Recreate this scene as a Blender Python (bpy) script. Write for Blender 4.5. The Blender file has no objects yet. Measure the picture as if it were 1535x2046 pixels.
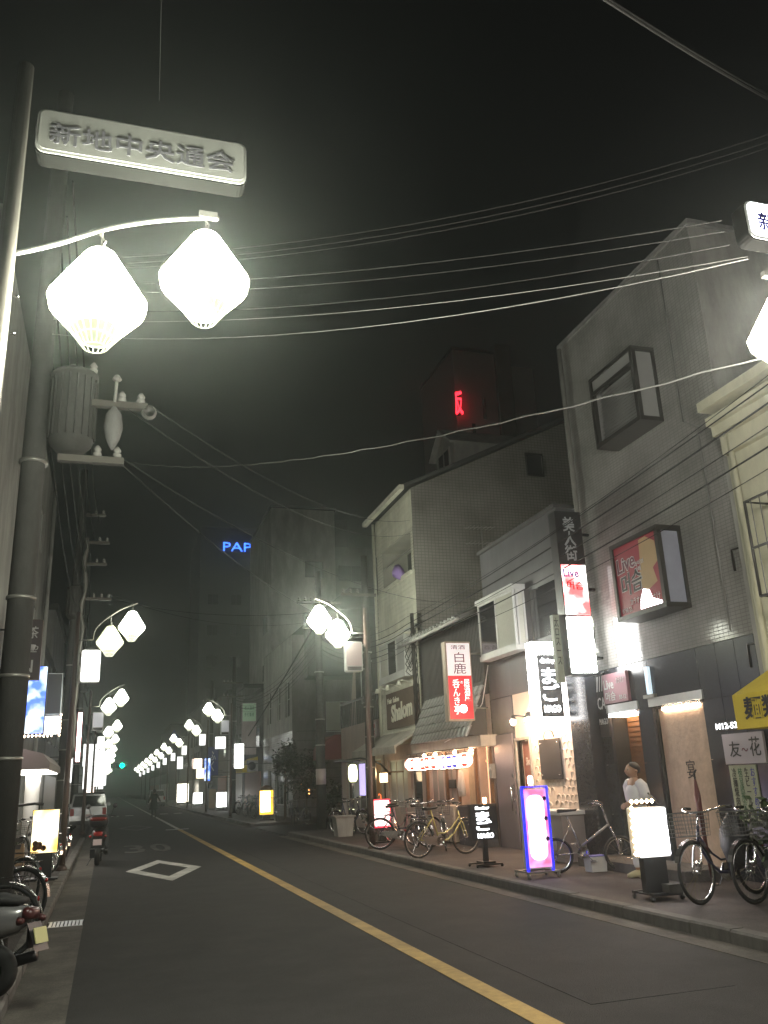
import bpy, math, random
from mathutils import Vector, Matrix
R = math.radians
random.seed(7)
C = bpy.context.scene.collection
sc = bpy.context.scene

# ------------------------------------------------------------ camera
cam = bpy.data.cameras.new('camera'); cam_o = bpy.data.objects.new('camera', cam); C.objects.link(cam_o)
rot = Matrix(((0.95485006, -0.05224832, -0.29245766),
              (-0.2944269, -0.29789075, -0.90806052),
              (-0.03967579, 0.95316904, -0.29982431)))
cam_o.matrix_world = Matrix.Translation((0, 0, 1.55)) @ rot.to_4x4()
cam.sensor_fit = 'VERTICAL'; cam.sensor_height = 36; cam.lens = 1704 / 2046 * 36
cam.clip_end = 1200; cam.clip_start = 0.05
sc.camera = cam_o

# ------------------------------------------------------------ night sky
world = bpy.data.worlds.new('World'); sc.world = world; world.use_nodes = True
wn = world.node_tree.nodes
wn['Background'].inputs[0].default_value = (0.0016, 0.0017, 0.0018, 1)
wn['Background'].inputs[1].default_value = 1.0
sc.view_settings.view_transform = 'Standard'; sc.view_settings.look = 'None'
sc.view_settings.exposure = 0.0; sc.view_settings.gamma = 1; sc.view_settings.use_curve_mapping = False
sc.cycles.max_bounces = 6; sc.cycles.diffuse_bounces = 3; sc.cycles.glossy_bounces = 3
sc.cycles.transmission_bounces = 4; sc.cycles.volume_bounces = 0
sc.cycles.sample_clamp_indirect = 3.0; sc.cycles.sample_clamp_direct = 0.0
sc.cycles.caustics_reflective = False; sc.cycles.caustics_refractive = False
sc.cycles.use_denoising = True; sc.cycles.use_light_tree = True

# ------------------------------------------------------------ materials
MATS = {}
def mat(name, col, rough=.7, metal=0., noise=0., nscale=6., bump=0., bscale=60., dirt=0., spec=.5, coat=0., grain=0.):
    if name in MATS: return MATS[name]
    m = bpy.data.materials.new(name); m.use_nodes = True; MATS[name] = m
    nt = m.node_tree; N = nt.nodes; L = nt.links; b = N['Principled BSDF']
    b.inputs['Roughness'].default_value = rough; b.inputs['Metallic'].default_value = metal
    b.inputs['Specular IOR Level'].default_value = spec
    if coat: b.inputs['Coat Weight'].default_value = coat
    c4 = (*col, 1)
    b.inputs['Base Color'].default_value = c4
    tc = N.new('ShaderNodeTexCoord')
    if noise or dirt:
        n = N.new('ShaderNodeTexNoise'); n.inputs['Scale'].default_value = nscale; n.inputs['Detail'].default_value = 6
        n.inputs['Roughness'].default_value = .65
        L.new(tc.outputs['Object'], n.inputs['Vector'])
        mx = N.new('ShaderNodeMix'); mx.data_type = 'RGBA'
        a = max(noise, .02)
        mx.inputs[6].default_value = tuple(c * (1 - a) for c in col) + (1,)
        mx.inputs[7].default_value = tuple(min(1, c * (1 + a)) for c in col) + (1,)
        L.new(n.outputs['Fac'], mx.inputs[0]); out = mx.outputs[2]
        if dirt:
            n2 = N.new('ShaderNodeTexNoise'); n2.inputs['Scale'].default_value = 1.3; n2.inputs['Detail'].default_value = 9
            n2.inputs['Roughness'].default_value = .72
            mp = N.new('ShaderNodeMapping'); mp.inputs['Scale'].default_value = (1, 1, .35)
            L.new(tc.outputs['Object'], mp.inputs[0]); L.new(mp.outputs[0], n2.inputs['Vector'])
            rp = N.new('ShaderNodeValToRGB'); rp.color_ramp.elements[0].position = .42; rp.color_ramp.elements[1].position = .62
            rp.color_ramp.elements[0].color = (1 - dirt,) * 3 + (1,)
            L.new(n2.outputs['Fac'], rp.inputs[0])
            mu = N.new('ShaderNodeMix'); mu.data_type = 'RGBA'; mu.blend_type = 'MULTIPLY'; mu.inputs[0].default_value = 1
            L.new(out, mu.inputs[6]); L.new(rp.outputs[0], mu.inputs[7]); out = mu.outputs[2]
        if grain:
            n4 = N.new('ShaderNodeTexNoise'); n4.inputs['Scale'].default_value = 85; n4.inputs['Detail'].default_value = 3; L.new(tc.outputs['Object'], n4.inputs['Vector'])
            rg = N.new('ShaderNodeValToRGB'); rg.color_ramp.elements[0].position = .38; rg.color_ramp.elements[1].position = .66
            rg.color_ramp.elements[0].color = (1 - grain,) * 3 + (1,); rg.color_ramp.elements[1].color = (1 + grain,) * 3 + (1,)
            L.new(n4.outputs['Fac'], rg.inputs[0]); mg = N.new('ShaderNodeMix'); mg.data_type = 'RGBA'; mg.blend_type = 'MULTIPLY'; mg.inputs[0].default_value = 1
            L.new(out, mg.inputs[6]); L.new(rg.outputs[0], mg.inputs[7]); out = mg.outputs[2]
        L.new(out, b.inputs['Base Color'])
    if bump:
        n3 = N.new('ShaderNodeTexNoise'); n3.inputs['Scale'].default_value = bscale; n3.inputs['Detail'].default_value = 4
        L.new(tc.outputs['Object'], n3.inputs['Vector'])
        bp = N.new('ShaderNodeBump'); bp.inputs['Strength'].default_value = bump; bp.inputs['Distance'].default_value = .01
        L.new(n3.outputs['Fac'], bp.inputs['Height']); L.new(bp.outputs[0], b.inputs['Normal'])
    return m

def em(name, col, s, sample=True):
    if name in MATS: return MATS[name]
    m = bpy.data.materials.new(name); m.use_nodes = True; MATS[name] = m
    b = m.node_tree.nodes['Principled BSDF']
    b.inputs['Base Color'].default_value = (*[c * .6 for c in col], 1)
    b.inputs['Emission Color'].default_value = (*col, 1); b.inputs['Emission Strength'].default_value = s
    b.inputs['Roughness'].default_value = .4
    if not sample: m.cycles.emission_sampling = 'NONE'
    return m

def em_mottled(name, c1, c2, s, scale=3.):
    """a lit printed acrylic face: two ink colours in soft patches"""
    if name in MATS: return MATS[name]
    m = em(name, c1, s); nt = m.node_tree; N = nt.nodes; L = nt.links
    tc = N.new('ShaderNodeTexCoord'); n = N.new('ShaderNodeTexNoise'); n.inputs['Scale'].default_value = scale
    L.new(tc.outputs['Object'], n.inputs['Vector'])
    rp = N.new('ShaderNodeValToRGB'); rp.color_ramp.elements[0].position = .44; rp.color_ramp.elements[1].position = .58
    rp.color_ramp.elements[0].color = (*c1, 1); rp.color_ramp.elements[1].color = (*c2, 1)
    L.new(n.outputs['Fac'], rp.inputs[0]); L.new(rp.outputs[0], N['Principled BSDF'].inputs['Emission Color'])
    return m

def tile_mat(name, c1, c2, mortar, w, h, axis='YZ', rough=.2, msize=.012, bump=.6, offset=.5, tilt=.25, dirt=.3):
    """small glazed wall tiles: courses in colour and relief, each tile set a little differently"""
    if name in MATS: return MATS[name]
    m = mat(name, c1, rough); nt = m.node_tree; N = nt.nodes; L = nt.links; b = N['Principled BSDF']
    tc = N.new('ShaderNodeTexCoord'); sx = N.new('ShaderNodeSeparateXYZ'); cb = N.new('ShaderNodeCombineXYZ')
    L.new(tc.outputs['Object'], sx.inputs[0])
    L.new(sx.outputs[axis[0]], cb.inputs[0]); L.new(sx.outputs[axis[1]], cb.inputs[1])
    br = N.new('ShaderNodeTexBrick'); br.offset = offset
    br.inputs['Scale'].default_value = 1; br.inputs['Brick Width'].default_value = w; br.inputs['Row Height'].default_value = h
    br.inputs['Mortar Size'].default_value = msize; br.inputs['Mortar Smooth'].default_value = .3
    br.inputs['Color1'].default_value = (*c1, 1); br.inputs['Color2'].default_value = (*c2, 1); br.inputs['Mortar'].default_value = (*mortar, 1)
    L.new(cb.outputs[0], br.inputs['Vector'])
    n2 = N.new('ShaderNodeTexNoise'); n2.inputs['Scale'].default_value = .9; n2.inputs['Detail'].default_value = 8
    L.new(tc.outputs['Object'], n2.inputs['Vector'])
    rp = N.new('ShaderNodeValToRGB'); rp.color_ramp.elements[0].position = .4; rp.color_ramp.elements[1].position = .65
    rp.color_ramp.elements[0].color = (1 - dirt,) * 3 + (1,); L.new(n2.outputs['Fac'], rp.inputs[0])
    mu = N.new('ShaderNodeMix'); mu.data_type = 'RGBA'; mu.blend_type = 'MULTIPLY'; mu.inputs[0].default_value = 1
    L.new(br.outputs['Color'], mu.inputs[6]); L.new(rp.outputs[0], mu.inputs[7])
    L.new(mu.outputs[2], b.inputs['Base Color'])
    mr = N.new('ShaderNodeMapRange'); mr.inputs[3].default_value = rough; mr.inputs[4].default_value = .85
    L.new(br.outputs['Fac'], mr.inputs[0]); L.new(mr.outputs[0], b.inputs['Roughness'])
    n = N.new('ShaderNodeTexNoise'); n.inputs['Scale'].default_value = 7; L.new(tc.outputs['Object'], n.inputs['Vector'])
    ma = N.new('ShaderNodeMath'); ma.operation = 'MULTIPLY'; ma.inputs[1].default_value = tilt; L.new(n.outputs['Fac'], ma.inputs[0])
    sb = N.new('ShaderNodeMath'); sb.operation = 'SUBTRACT'; L.new(ma.outputs[0], sb.inputs[0]); L.new(br.outputs['Fac'], sb.inputs[1])
    bp = N.new('ShaderNodeBump'); bp.inputs['Strength'].default_value = bump; bp.inputs['Distance'].default_value = .006
    L.new(sb.outputs[0], bp.inputs['Height']); L.new(bp.outputs[0], b.inputs['Normal'])
    return m

M = dict(
    asphalt=mat('asphalt', (.030, .0285, .027), .82, noise=.4, nscale=1.6, bump=.9, bscale=130, dirt=.35, grain=.45),
    walk=mat('pavement_asphalt', (.095, .080, .074), .85, noise=.3, nscale=3, bump=.6, bscale=130, dirt=.35, grain=.35),
    gutter=mat('gutter_concrete', (.13, .117, .098), .85, noise=.25, nscale=4, bump=.3, bscale=120, dirt=.5, grain=.25),
    kerb=mat('kerb_concrete', (.16, .148, .135), .85, noise=.3, nscale=8, bump=.4, bscale=90, dirt=.45),
    concrete=mat('pole_concrete', (.062, .060, .055), .85, noise=.2, nscale=7, bump=.3, bscale=70, dirt=.4),
    yellow=mat('yellow_road_paint', (.55, .36, .11), .7, noise=.3, nscale=14, bump=.2, bscale=120, dirt=.35),
    white=mat('white_road_paint', (.66, .65, .61), .7, noise=.3, nscale=14, bump=.2, bscale=120, dirt=.4),
    faint=mat('worn_road_paint', (.13, .125, .115), .8, noise=.4, nscale=20, dirt=.5),
    steel=mat('painted_steel', (.32, .31, .28), .4, .6, noise=.15, nscale=9),
    brown_steel=mat('brown_steel', (.09, .06, .05), .45, .3, noise=.15),
    chrome=mat('chrome', (.75, .75, .75), .18, 1.),
    alu=mat('brushed_aluminium', (.6, .6, .6), .3, .9, noise=.1, nscale=20),
    black=mat('black_paint', (.018, .018, .02), .4, noise=.2), matte=mat('matte_black_case', (.012, .012, .011), .95, spec=.05), steel_d=mat('dull_grey_pole', (.11, .10, .085), .5, .3, noise=.15),
    rubber=mat('rubber', (.02, .02, .02), .75),
    plastic_w=mat('white_plastic', (.65, .64, .62), .4, noise=.06),
    cable=mat('cable_sheath', (.03, .03, .03), .9, spec=.1),
    cable_l=mat('galvanised_wire', (.30, .30, .28), .5, .3), cable_m=mat('grey_wire', (.045, .045, .042), .9),
    glass=mat('dark_glass', (.02, .022, .025), .06, noise=.1, spec=.8),
    glass2=mat('frosted_glass', (.28, .28, .27), .35, noise=.15, nscale=2),
    cream=mat('cream_render', (.56, .54, .40), .85, noise=.08, nscale=3, bump=.25, bscale=90, dirt=.22),
    pale=mat('pale_render', (.36, .35, .32), .85, noise=.1, nscale=3, bump=.25, bscale=90, dirt=.35),
    grey=mat('grey_render', (.24, .235, .225), .85, noise=.12, nscale=2, bump=.25, bscale=60, dirt=.35),
    dark=mat('dark_cladding', (.085, .082, .088), .5, noise=.2, nscale=2, bump=.1, dirt=.3),
    dgrey=mat('charcoal_render', (.06, .058, .056), .8, noise=.2, nscale=2, bump=.2, dirt=.3),
    stone=mat('polished_dark_stone', (.030, .032, .040), .2, noise=.35, nscale=30, spec=.55),
    joint=mat('dark_joint', (.012, .012, .012), .9),
    wood=mat('brown_wood', (.16, .08, .035), .55, noise=.4, nscale=12, bump=.2, bscale=40),
    plank=mat('dark_plank', (.11, .075, .05), .6, noise=.35, nscale=14, bump=.2, bscale=40),
    siding=mat('cream_siding', (.68, .67, .55), .7, noise=.08, nscale=4, dirt=.25),
    alu_frame=mat('white_window_frame', (.50, .50, .47), .45, noise=.05, dirt=.2),
    dark_frame=mat('bronze_window_frame', (.045, .042, .038), .4, .3),
    curtain=mat('net_curtain', (.42, .42, .36), .9, noise=.15, nscale=20),
    rooftile=mat('glazed_grey_roof_tile', (.22, .22, .205), .35, noise=.35, nscale=8, dirt=.35),
    awning=mat('pale_canvas', (.46, .43, .37), .85, noise=.1, nscale=5, dirt=.3),
    awn_y=mat('yellow_canvas', (.62, .47, .04), .7, noise=.1, nscale=5, dirt=.2),
    awn_r=mat('maroon_canvas', (.13, .025, .025), .8, noise=.2),
    foliage=mat('leaf_green', (.05, .08, .03), .6, noise=.4, nscale=5),
    foliage2=mat('dark_leaf_green', (.025, .04, .02), .6, noise=.4, nscale=5),
    bark=mat('bark', (.09, .06, .04), .9, noise=.3, nscale=20, bump=.5),
    red=mat('red_print', (.42, .03, .045), .5, noise=.1),
    skin=mat('skin', (.40, .23, .15), .55, noise=.06),
    shirt=mat('white_cotton', (.75, .74, .76), .85, noise=.05, nscale=12, bump=.2, bscale=25),
    hair=mat('black_hair', (.012, .01, .01), .6, noise=.3, bump=.5, bscale=80),
    beige=mat('beige_shikkui_sheet', (.58, .43, .33), .85, noise=.35, nscale=7, bump=.5, bscale=14, dirt=.2),
    plaster=mat('white_trowelled_plaster', (.66, .57, .50), .85, noise=.08, nscale=5, bump=.6, bscale=9, dirt=.12),
    poster=mat('poster_paper', (.50, .38, .24), .7, noise=.35, nscale=5),
    tan=mat('tan_ink', (.50, .34, .17), .6, noise=.1),
    ink=mat('black_ink', (.02, .018, .02), .6), ink_w=mat('white_ink', (.62, .62, .62), .5), ink_b=mat('blue_ink', (.05, .05, .4), .5),
    ink_p=mat('maroon_ink', (.16, .03, .06), .5), ink_g=mat('green_ink', (.04, .16, .06), .5),
    paper=mat('yellowish_paper', (.50, .52, .38), .9, noise=.1), paperw=mat('white_card', (.55, .50, .55), .8, noise=.05),
    signface=mat('unlit_sign_face', (.42, .35, .34), .4, noise=.12, nscale=3), signface_w=mat('unlit_white_face', (.36, .36, .33), .4, noise=.06, dirt=.15),
    purple=mat('purple_cloth', (.26, .17, .42), .9, noise=.2), cloth=mat('pale_cloth', (.5, .49, .47), .9, noise=.1),
    silver=mat('silver_lacquer', (.34, .335, .34), .25, .6, coat=.6), plate=mat('yellow_number_plate', (.62, .6, .28), .5),
    platew=mat('pink_number_plate', (.62, .5, .5), .5), carwhite=mat('white_lacquer', (.6, .6, .6), .3, coat=.8),
    tail=mat('red_lens', (.35, .02, .02), .2), lime=mat('olive_yellow_lacquer', (.38, .34, .10), .35, coat=.4),
    pinkf=mat('pink_lacquer', (.42, .2, .22), .35, coat=.4), darkb=mat('dark_blue_lacquer', (.03, .03, .07), .35, coat=.4),
    coatd=mat('dark_coat', (.025, .028, .025), .9), basket=mat('basket_wire', (.22, .22, .22), .4, .8),
)
LG = (.97, 1.0, .84)
E = dict(
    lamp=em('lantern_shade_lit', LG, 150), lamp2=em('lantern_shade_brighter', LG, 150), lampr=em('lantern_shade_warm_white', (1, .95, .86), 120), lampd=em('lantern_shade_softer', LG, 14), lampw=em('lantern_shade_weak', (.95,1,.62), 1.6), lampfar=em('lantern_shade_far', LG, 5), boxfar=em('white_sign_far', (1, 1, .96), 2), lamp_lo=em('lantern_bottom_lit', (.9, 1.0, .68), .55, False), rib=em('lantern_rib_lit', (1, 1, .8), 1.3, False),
    box=em('white_sign_lit', (.97, 1, 1), 5), boxhot=em('white_sign_bright', (1, 1, .96), 9), boxdim=em('sign_dim_lit', (.85, .85, .9), .28),
    warm=em('warm_bulb', (1, .62, .36), 1000), warmbox=em('warm_shade_lit', (1, .72, .38), 9), warmdim=em('warm_interior_glow', (1, .55, .25), .9),
    yel=em_mottled('yellow_white_menu_lit', (1, .97, .75), (1, .58, .06), 2.4, 1.8),
    amber=em('amber_panel_lit', (1, .62, .06), 1.7), pinkled=em_mottled('magenta_white_face_lit', (1, .93, 1), (1, .10, .25), 2.8, 2.2),
    bled=em('blue_led_strip', (.015, .02, 1), 2.2), wled=em('white_led_letter', (.95, .97, 1), 5), wsoft=em('white_backlit_letter', (1, .95, .9), 1.5),
    redbox=em('red_sign_lit', (1, .03, .06), 2.6), redwhite=em('red_white_face_lit', (1, .72, .70), 3.2),
    redface=em('red_print_backlit', (.75, .02, .03), .75), whiteface=em('white_print_backlit', (1, .93, .93), .55), neonb=em('blue_neon', (.04, .16, 1), 5), neonr=em('red_neon', (1, .02, .035), 5, False),
    blue=em_mottled('blue_white_panel_lit', (.75, .9, 1), (.01, .14, 1), 1.7, 3.2), green=em('green_signal_lit', (.0, 1, .5), 40),
    lant_w=em('white_paper_lantern_lit', (1, .78, .64), 3.6), lant_g=em('green_paper_lantern_lit', (.95, 1, .55), 5), lant_o=em('orange_paper_lantern_lit', (1, .7, .4), 6),
    livered=em('live_red_lit', (1, .03, .04), 2.4), livewhite=em('live_white_lit', (1, .96, .94), 5), magw=em('white_panel_edge_lit', (1, .97, .95), 15),
    tail=em('tail_glint_lit', (1, .3, .3), 6), ceil=em('awning_light', (1, .95, .85), 6),
)

# ------------------------------------------------------------ mesh building
class MB:
    def __init__(s): s.v = []; s.f = []; s.m = []; s.cur = 0; s.sm = []; s.smooth = False
    def add(s, vs, fs):
        k = len(s.v); s.v += [tuple(p) for p in vs]
        for f in fs: s.f.append(tuple(i + k for i in f)); s.m.append(s.cur); s.sm.append(s.smooth)
        return s
    def box(s, x0, x1, y0, y1, z0, z1):
        return s.add([(x0,y0,z0),(x1,y0,z0),(x1,y1,z0),(x0,y1,z0),(x0,y0,z1),(x1,y0,z1),(x1,y1,z1),(x0,y1,z1)],
                     [(0,3,2,1),(4,5,6,7),(0,1,5,4),(1,2,6,5),(2,3,7,6),(3,0,4,7)])
    def quad(s, *p): return s.add(p, [tuple(range(len(p)))])
    def tube(s, pts, r, n=8, closed=False, caps=True):
        P = [Vector(p) for p in pts]; k = len(P); rs = r if isinstance(r, (list, tuple)) else [r] * k
        vs = []; up = None
        for i, p in enumerate(P):
            if closed: d = P[(i + 1) % k] - P[i - 1]
            else: d = P[min(i + 1, k - 1)] - P[max(i - 1, 0)]
            d.normalize()
            if up is None:
                up = Vector((0, 0, 1)) if abs(d.z) < .9 else Vector((1, 0, 0))
            a = up - d * up.dot(d)
            if a.length < 1e-4: a = Vector((1, 0, 0)) - d * d.x
            a.normalize(); up = a; b = d.cross(a)
            for j in range(n):
                t = 2 * math.pi * j / n; vs.append(p + (a * math.cos(t) + b * math.sin(t)) * rs[i])
        fs = []
        for i in range(k if closed else k - 1):
            i2 = (i + 1) % k
            for j in range(n):
                j2 = (j + 1) % n; fs.append((i*n+j, i*n+j2, i2*n+j2, i2*n+j))
        if caps and not closed: fs.append(tuple(range(n))[::-1]); fs.append(tuple((k-1)*n + j for j in range(n)))
        o = s.smooth; s.smooth = n > 5; s.add(vs, fs); s.smooth = o; return s
    def lathe(s, prof, n=16, c=(0,0,0), axis='Z', caps=True):
        vs = []
        for r, h in prof:
            for j in range(n):
                t = 2 * math.pi * j / n; a, b = r * math.cos(t), r * math.sin(t)
                p = (a, b, h) if axis == 'Z' else (a, h, b) if axis == 'Y' else (h, a, b)
                vs.append((p[0]+c[0], p[1]+c[1], p[2]+c[2]))
        fs = []
        for i in range(len(prof) - 1):
            for j in range(n):
                j2 = (j + 1) % n; q = (i*n+j, i*n+j2, (i+1)*n+j2, (i+1)*n+j); fs.append(q if axis != 'Y' else q[::-1])
        if caps: fs.append(tuple(range(n))[::-1]); fs.append(tuple((len(prof)-1)*n + j for j in range(n)))
        o = s.smooth; s.smooth = True; s.add(vs, fs); s.smooth = o; return s
    def rrect(s, x0, x1, z0, z1, r, y0, y1, n=4):
        """rounded-corner slab standing in the X-Z plane, thickness y0..y1"""
        pts = []
        for cx, cz, a0 in ((x1-r, z1-r, 0), (x0+r, z1-r, 90), (x0+r, z0+r, 180), (x1-r, z0+r, 270)):
            for i in range(n + 1):
                t = R(a0 + 90 * i / n); pts.append((cx + r * math.cos(t), cz + r * math.sin(t)))
        k = len(pts)
        vs = [(x, y0, z) for x, z in pts] + [(x, y1, z) for x, z in pts]
        fs = [tuple(range(k)), tuple(range(k, 2*k))[::-1]] + [(i, k+i, k+(i+1)%k, (i+1)%k) for i in range(k)]
        return s.add(vs, fs)
    def tri_prism(s, poly, axis, a0, a1):
        """polygon extruded along an axis: poly is in the two other axes (in xyz order)"""
        def P(u, w, a): return (a,u,w) if axis == 'X' else (u,a,w) if axis == 'Y' else (u,w,a)
        k = len(poly); vs = [P(u,w,a0) for u,w in poly] + [P(u,w,a1) for u,w in poly]
        return s.add(vs, [tuple(range(k)), tuple(range(k,2*k))[::-1]] + [(i,k+i,k+(i+1)%k,(i+1)%k) for i in range(k)])
    def mesh(s, name, mats, off=(0,0,0)):
        me = bpy.data.meshes.new(name)
        me.from_pydata([(x-off[0], y-off[1], z-off[2]) for x,y,z in s.v], [], s.f)
        for m in (mats if isinstance(mats, (list, tuple)) else [mats]): me.materials.append(m)
        me.polygons.foreach_set('material_index', s.m); me.polygons.foreach_set('use_smooth', s.sm)
        me.update(); return me
    def build(s, name, mats, parent=None, origin=(0,0,0), kind=None, label=None):
        """world-coordinate mesh linked as ONE object, child of parent (an object placed at its own location)"""
        off = Vector(origin)
        if parent is not None:
            p = parent; off = Vector((0,0,0))
            while p is not None: off += p.location; p = p.parent
        o = bpy.data.objects.new(name, s.mesh(name, mats, off)); C.objects.link(o)
        if parent is not None: o.parent = parent
        else: o.location = off
        if kind: o['kind'] = kind
        if label: o['label'] = label
        return o

def tag(o, label, cat, group=None):
    o['label'] = label; o['category'] = cat
    if group: o['group'] = group
    return o
def thing(name, label, cat, loc=(0,0,0), group=None, rz=0):
    o = bpy.data.objects.new(name, None); C.objects.link(o); o.location = loc; o.rotation_euler = (0,0,rz)
    o.empty_display_size = .2
    return tag(o, label, cat, group)
def inst(me, name, parent, loc=(0,0,0), rot=(0,0,0), label=None):
    o = bpy.data.objects.new(name, me); C.objects.link(o); o.parent = parent; o.location = loc; o.rotation_euler = rot
    if label: o['label'] = label
    return o
def copy_tree(o, parent=None):
    c = o.copy(); C.objects.link(c)
    if parent is not None: c.parent = parent
    for ch in [x for x in o.children]: copy_tree(ch, c)
    return c
def struct(mb, name, m): return mb.build(name, m, kind='structure')

def wall(mb, axis, c, u0, u1, z0, z1, holes=(), depth=.12):
    """wall sheet in the plane axis=c with real openings; depth = signed reveal direction"""
    us = sorted({u0, u1, *[h[0] for h in holes], *[h[1] for h in holes]}); zs = sorted({z0, z1, *[h[2] for h in holes], *[h[3] for h in holes]})
    P = (lambda u, z, d=0: (c + d, u, z)) if axis == 'X' else (lambda u, z, d=0: (u, c + d, z))
    for i in range(len(us) - 1):
        for j in range(len(zs) - 1):
            um, zm = (us[i] + us[i+1]) / 2, (zs[j] + zs[j+1]) / 2
            if any(h[0] < um < h[1] and h[2] < zm < h[3] for h in holes): continue
            mb.quad(P(us[i], zs[j]), P(us[i+1], zs[j]), P(us[i+1], zs[j+1]), P(us[i], zs[j+1]))
    for a, b, z_0, z_1 in holes:
        for q in (((a,z_0),(b,z_0)), ((b,z_0),(b,z_1)), ((b,z_1),(a,z_1)), ((a,z_1),(a,z_0))):
            mb.quad(P(*q[0]), P(*q[1]), P(*q[1], depth), P(*q[0], depth))
    return mb

def window(parent, axis, c, u0, u1, z0, z1, d=.1, s=1, frame=None, pane=None, mull=1, bars=0, fw=.045, name='window'):
    """frame set d into the wall (s = direction into the building) with panes as sub-parts"""
    frame = frame or M['alu_frame']; pane = pane or M['glass']
    def bx(mb, a0, a1, e0, e1, b0, b1):
        lo, hi = sorted((c + s*e0, c + s*e1))
        return mb.box(lo, hi, a0, a1, b0, b1) if axis == 'X' else mb.box(a0, a1, lo, hi, b0, b1)
    mb = MB(); e0, e1 = d - .05, d
    bx(mb, u0, u0+fw, e0, e1, z0, z1); bx(mb, u1-fw, u1, e0, e1, z0, z1)
    bx(mb, u0+fw, u1-fw, e0, e1, z0, z0+fw); bx(mb, u0+fw, u1-fw, e0, e1, z1-fw, z1)
    for k in range(mull):
        u = u0 + (u1-u0)*(k+1)/(mull+1); bx(mb, u-.02, u+.02, e0+.004, e1-.004, z0+fw, z1-fw)
    for k in range(bars):
        z = z0 + (z1-z0)*(k+1)/(bars+1); bx(mb, u0+fw, u1-fw, e0+.008, e1-.008, z-.015, z+.015)
    w = mb.build(name, frame, parent)
    n = mull + 1
    for k in range(n):
        a, b = u0 + (u1-u0)*k/n + .03, u0 + (u1-u0)*(k+1)/n - .03
        pm = pane[k % len(pane)] if isinstance(pane, (list, tuple)) else pane
        bx(MB(), a, b, e0+.02, e0+.028, z0+.03, z1-.03).build('pane', pm, w)
    return w

def text(body, m, parent, o, u, v, w, h, thick=.004, bold=0., name='lettering', vertical=False, align=None):
    """flat lettering fitted into w x h, lower-left corner o, along u and up v"""
    cu = bpy.data.curves.new('t', 'FONT'); cu.body = '\n'.join(body) if vertical else body
    cu.size = 1; cu.extrude = thick / 2; cu.offset = bold; cu.resolution_u = 2; cu.align_x = 'CENTER' if vertical else 'LEFT'
    if vertical: cu.space_line = .92
    ob = bpy.data.objects.new('t', cu); C.objects.link(ob)
    dg = bpy.context.evaluated_depsgraph_get(); dg.update()
    me = bpy.data.meshes.new_from_object(ob.evaluated_get(dg)); bpy.data.objects.remove(ob)
    xs = [p.co.x for p in me.vertices]; ys = [p.co.y for p in me.vertices]
    if not xs: return None
    x0, x1, y0, y1 = min(xs), max(xs), min(ys), max(ys); U = Vector(u).normalized(); V = Vector(v).normalized(); Nn = U.cross(V)
    off = Vector((0,0,0)); p = parent
    while p is not None: off += p.location; p = p.parent
    for p in me.vertices:
        a = (p.co.x - x0) / max(x1 - x0, 1e-6) * w; b = (p.co.y - y0) / max(y1 - y0, 1e-6) * h
        p.co = Vector(o) + U * a + V * b + Nn * p.co.z - off
    me.materials.clear(); me.materials.append(m)
    for p in me.polygons: p.material_index = 0
    t = bpy.data.objects.new(name, me); C.objects.link(t); t.parent = parent
    return t
FX = ((1,0,0), (0,0,1))            # lettering on faces that look back down the street
RX = ((0,-1,0), (0,0,1))           # lettering on the right-hand facades

# ============================================================ SETTING
Y1 = 28.4
g = MB(); g.box(-60, 60, -12, 420, -.6, -.02); struct(g, 'ground', M['asphalt'])
g = MB(); g.box(-.2, 5.2, -10, 400, -.019, 0.0); struct(g, 'road', M['asphalt'])
g = MB()
for a, b in ((-10, 12.08), (12.6, 400)): g.box(-.64, -.2, a, b, -.018, .004)
struct(g, 'gutter', M['gutter'])
g = MB(); g.box(5.2, 5.5, -10, Y1, -.018, .004); g.box(5.2, 5.5, 36, 400, -.018, .004); struct(g, 'gutter', M['gutter'])
g = MB(); g.box(5.5, 14, Y1, 36, -.018, .003); struct(g, 'side_street', M['asphalt'])
wr = MB(); wr.box(5.66, 9, -10, Y1, -.01, .115); wr.box(5.66, 9, 36, 400, -.01, .115); wr = struct(wr, 'pavement_right', M['walk'])
wl = MB(); wl.box(-3.2, -.8, -10, 33, -.01, .10); wl.box(-3.2, -.8, 33.01, 400, -.01, .03); wl = struct(wl, 'pavement_left', M['walk'])
# kerb stones, each a piece of its kerb
def kerb(x0, x1, ys, ye, h, name):
    base = MB().box(x0 + .02, x1 - .01, ys, ye, -.015, h - .02); root = struct(base, name, M['joint'])
    me = MB(); c = .02
    me.tri_prism([(x0, -.01), (x1 - .003, -.01), (x1 - .003, h), (x0 + c, h), (x0, h - c)] if x0 > 0 else [(x0 + .003, -.01), (x1, -.01), (x1, h - c), (x1 - c, h), (x0 + .003, h)], 'Y', 0, .588)
    me = me.mesh('kerb_stone', M['kerb']); y = ys; k = 0
    while y + .6 < ye:
        o = inst(me, 'kerb_stone', root, (random.uniform(-.004, .004), y, random.uniform(-.004, .003))); y += .6
    return root
kerb(5.5, 5.66, 2.5, Y1, .125, 'kerb_right'); kerb(-.8, -.64, 2.5, 33, .11, 'kerb_left')
k = MB(); k.box(5.5, 5.66, 36, 400, -.01, .122); struct(k, 'kerb_right_far', M['kerb'])
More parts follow.
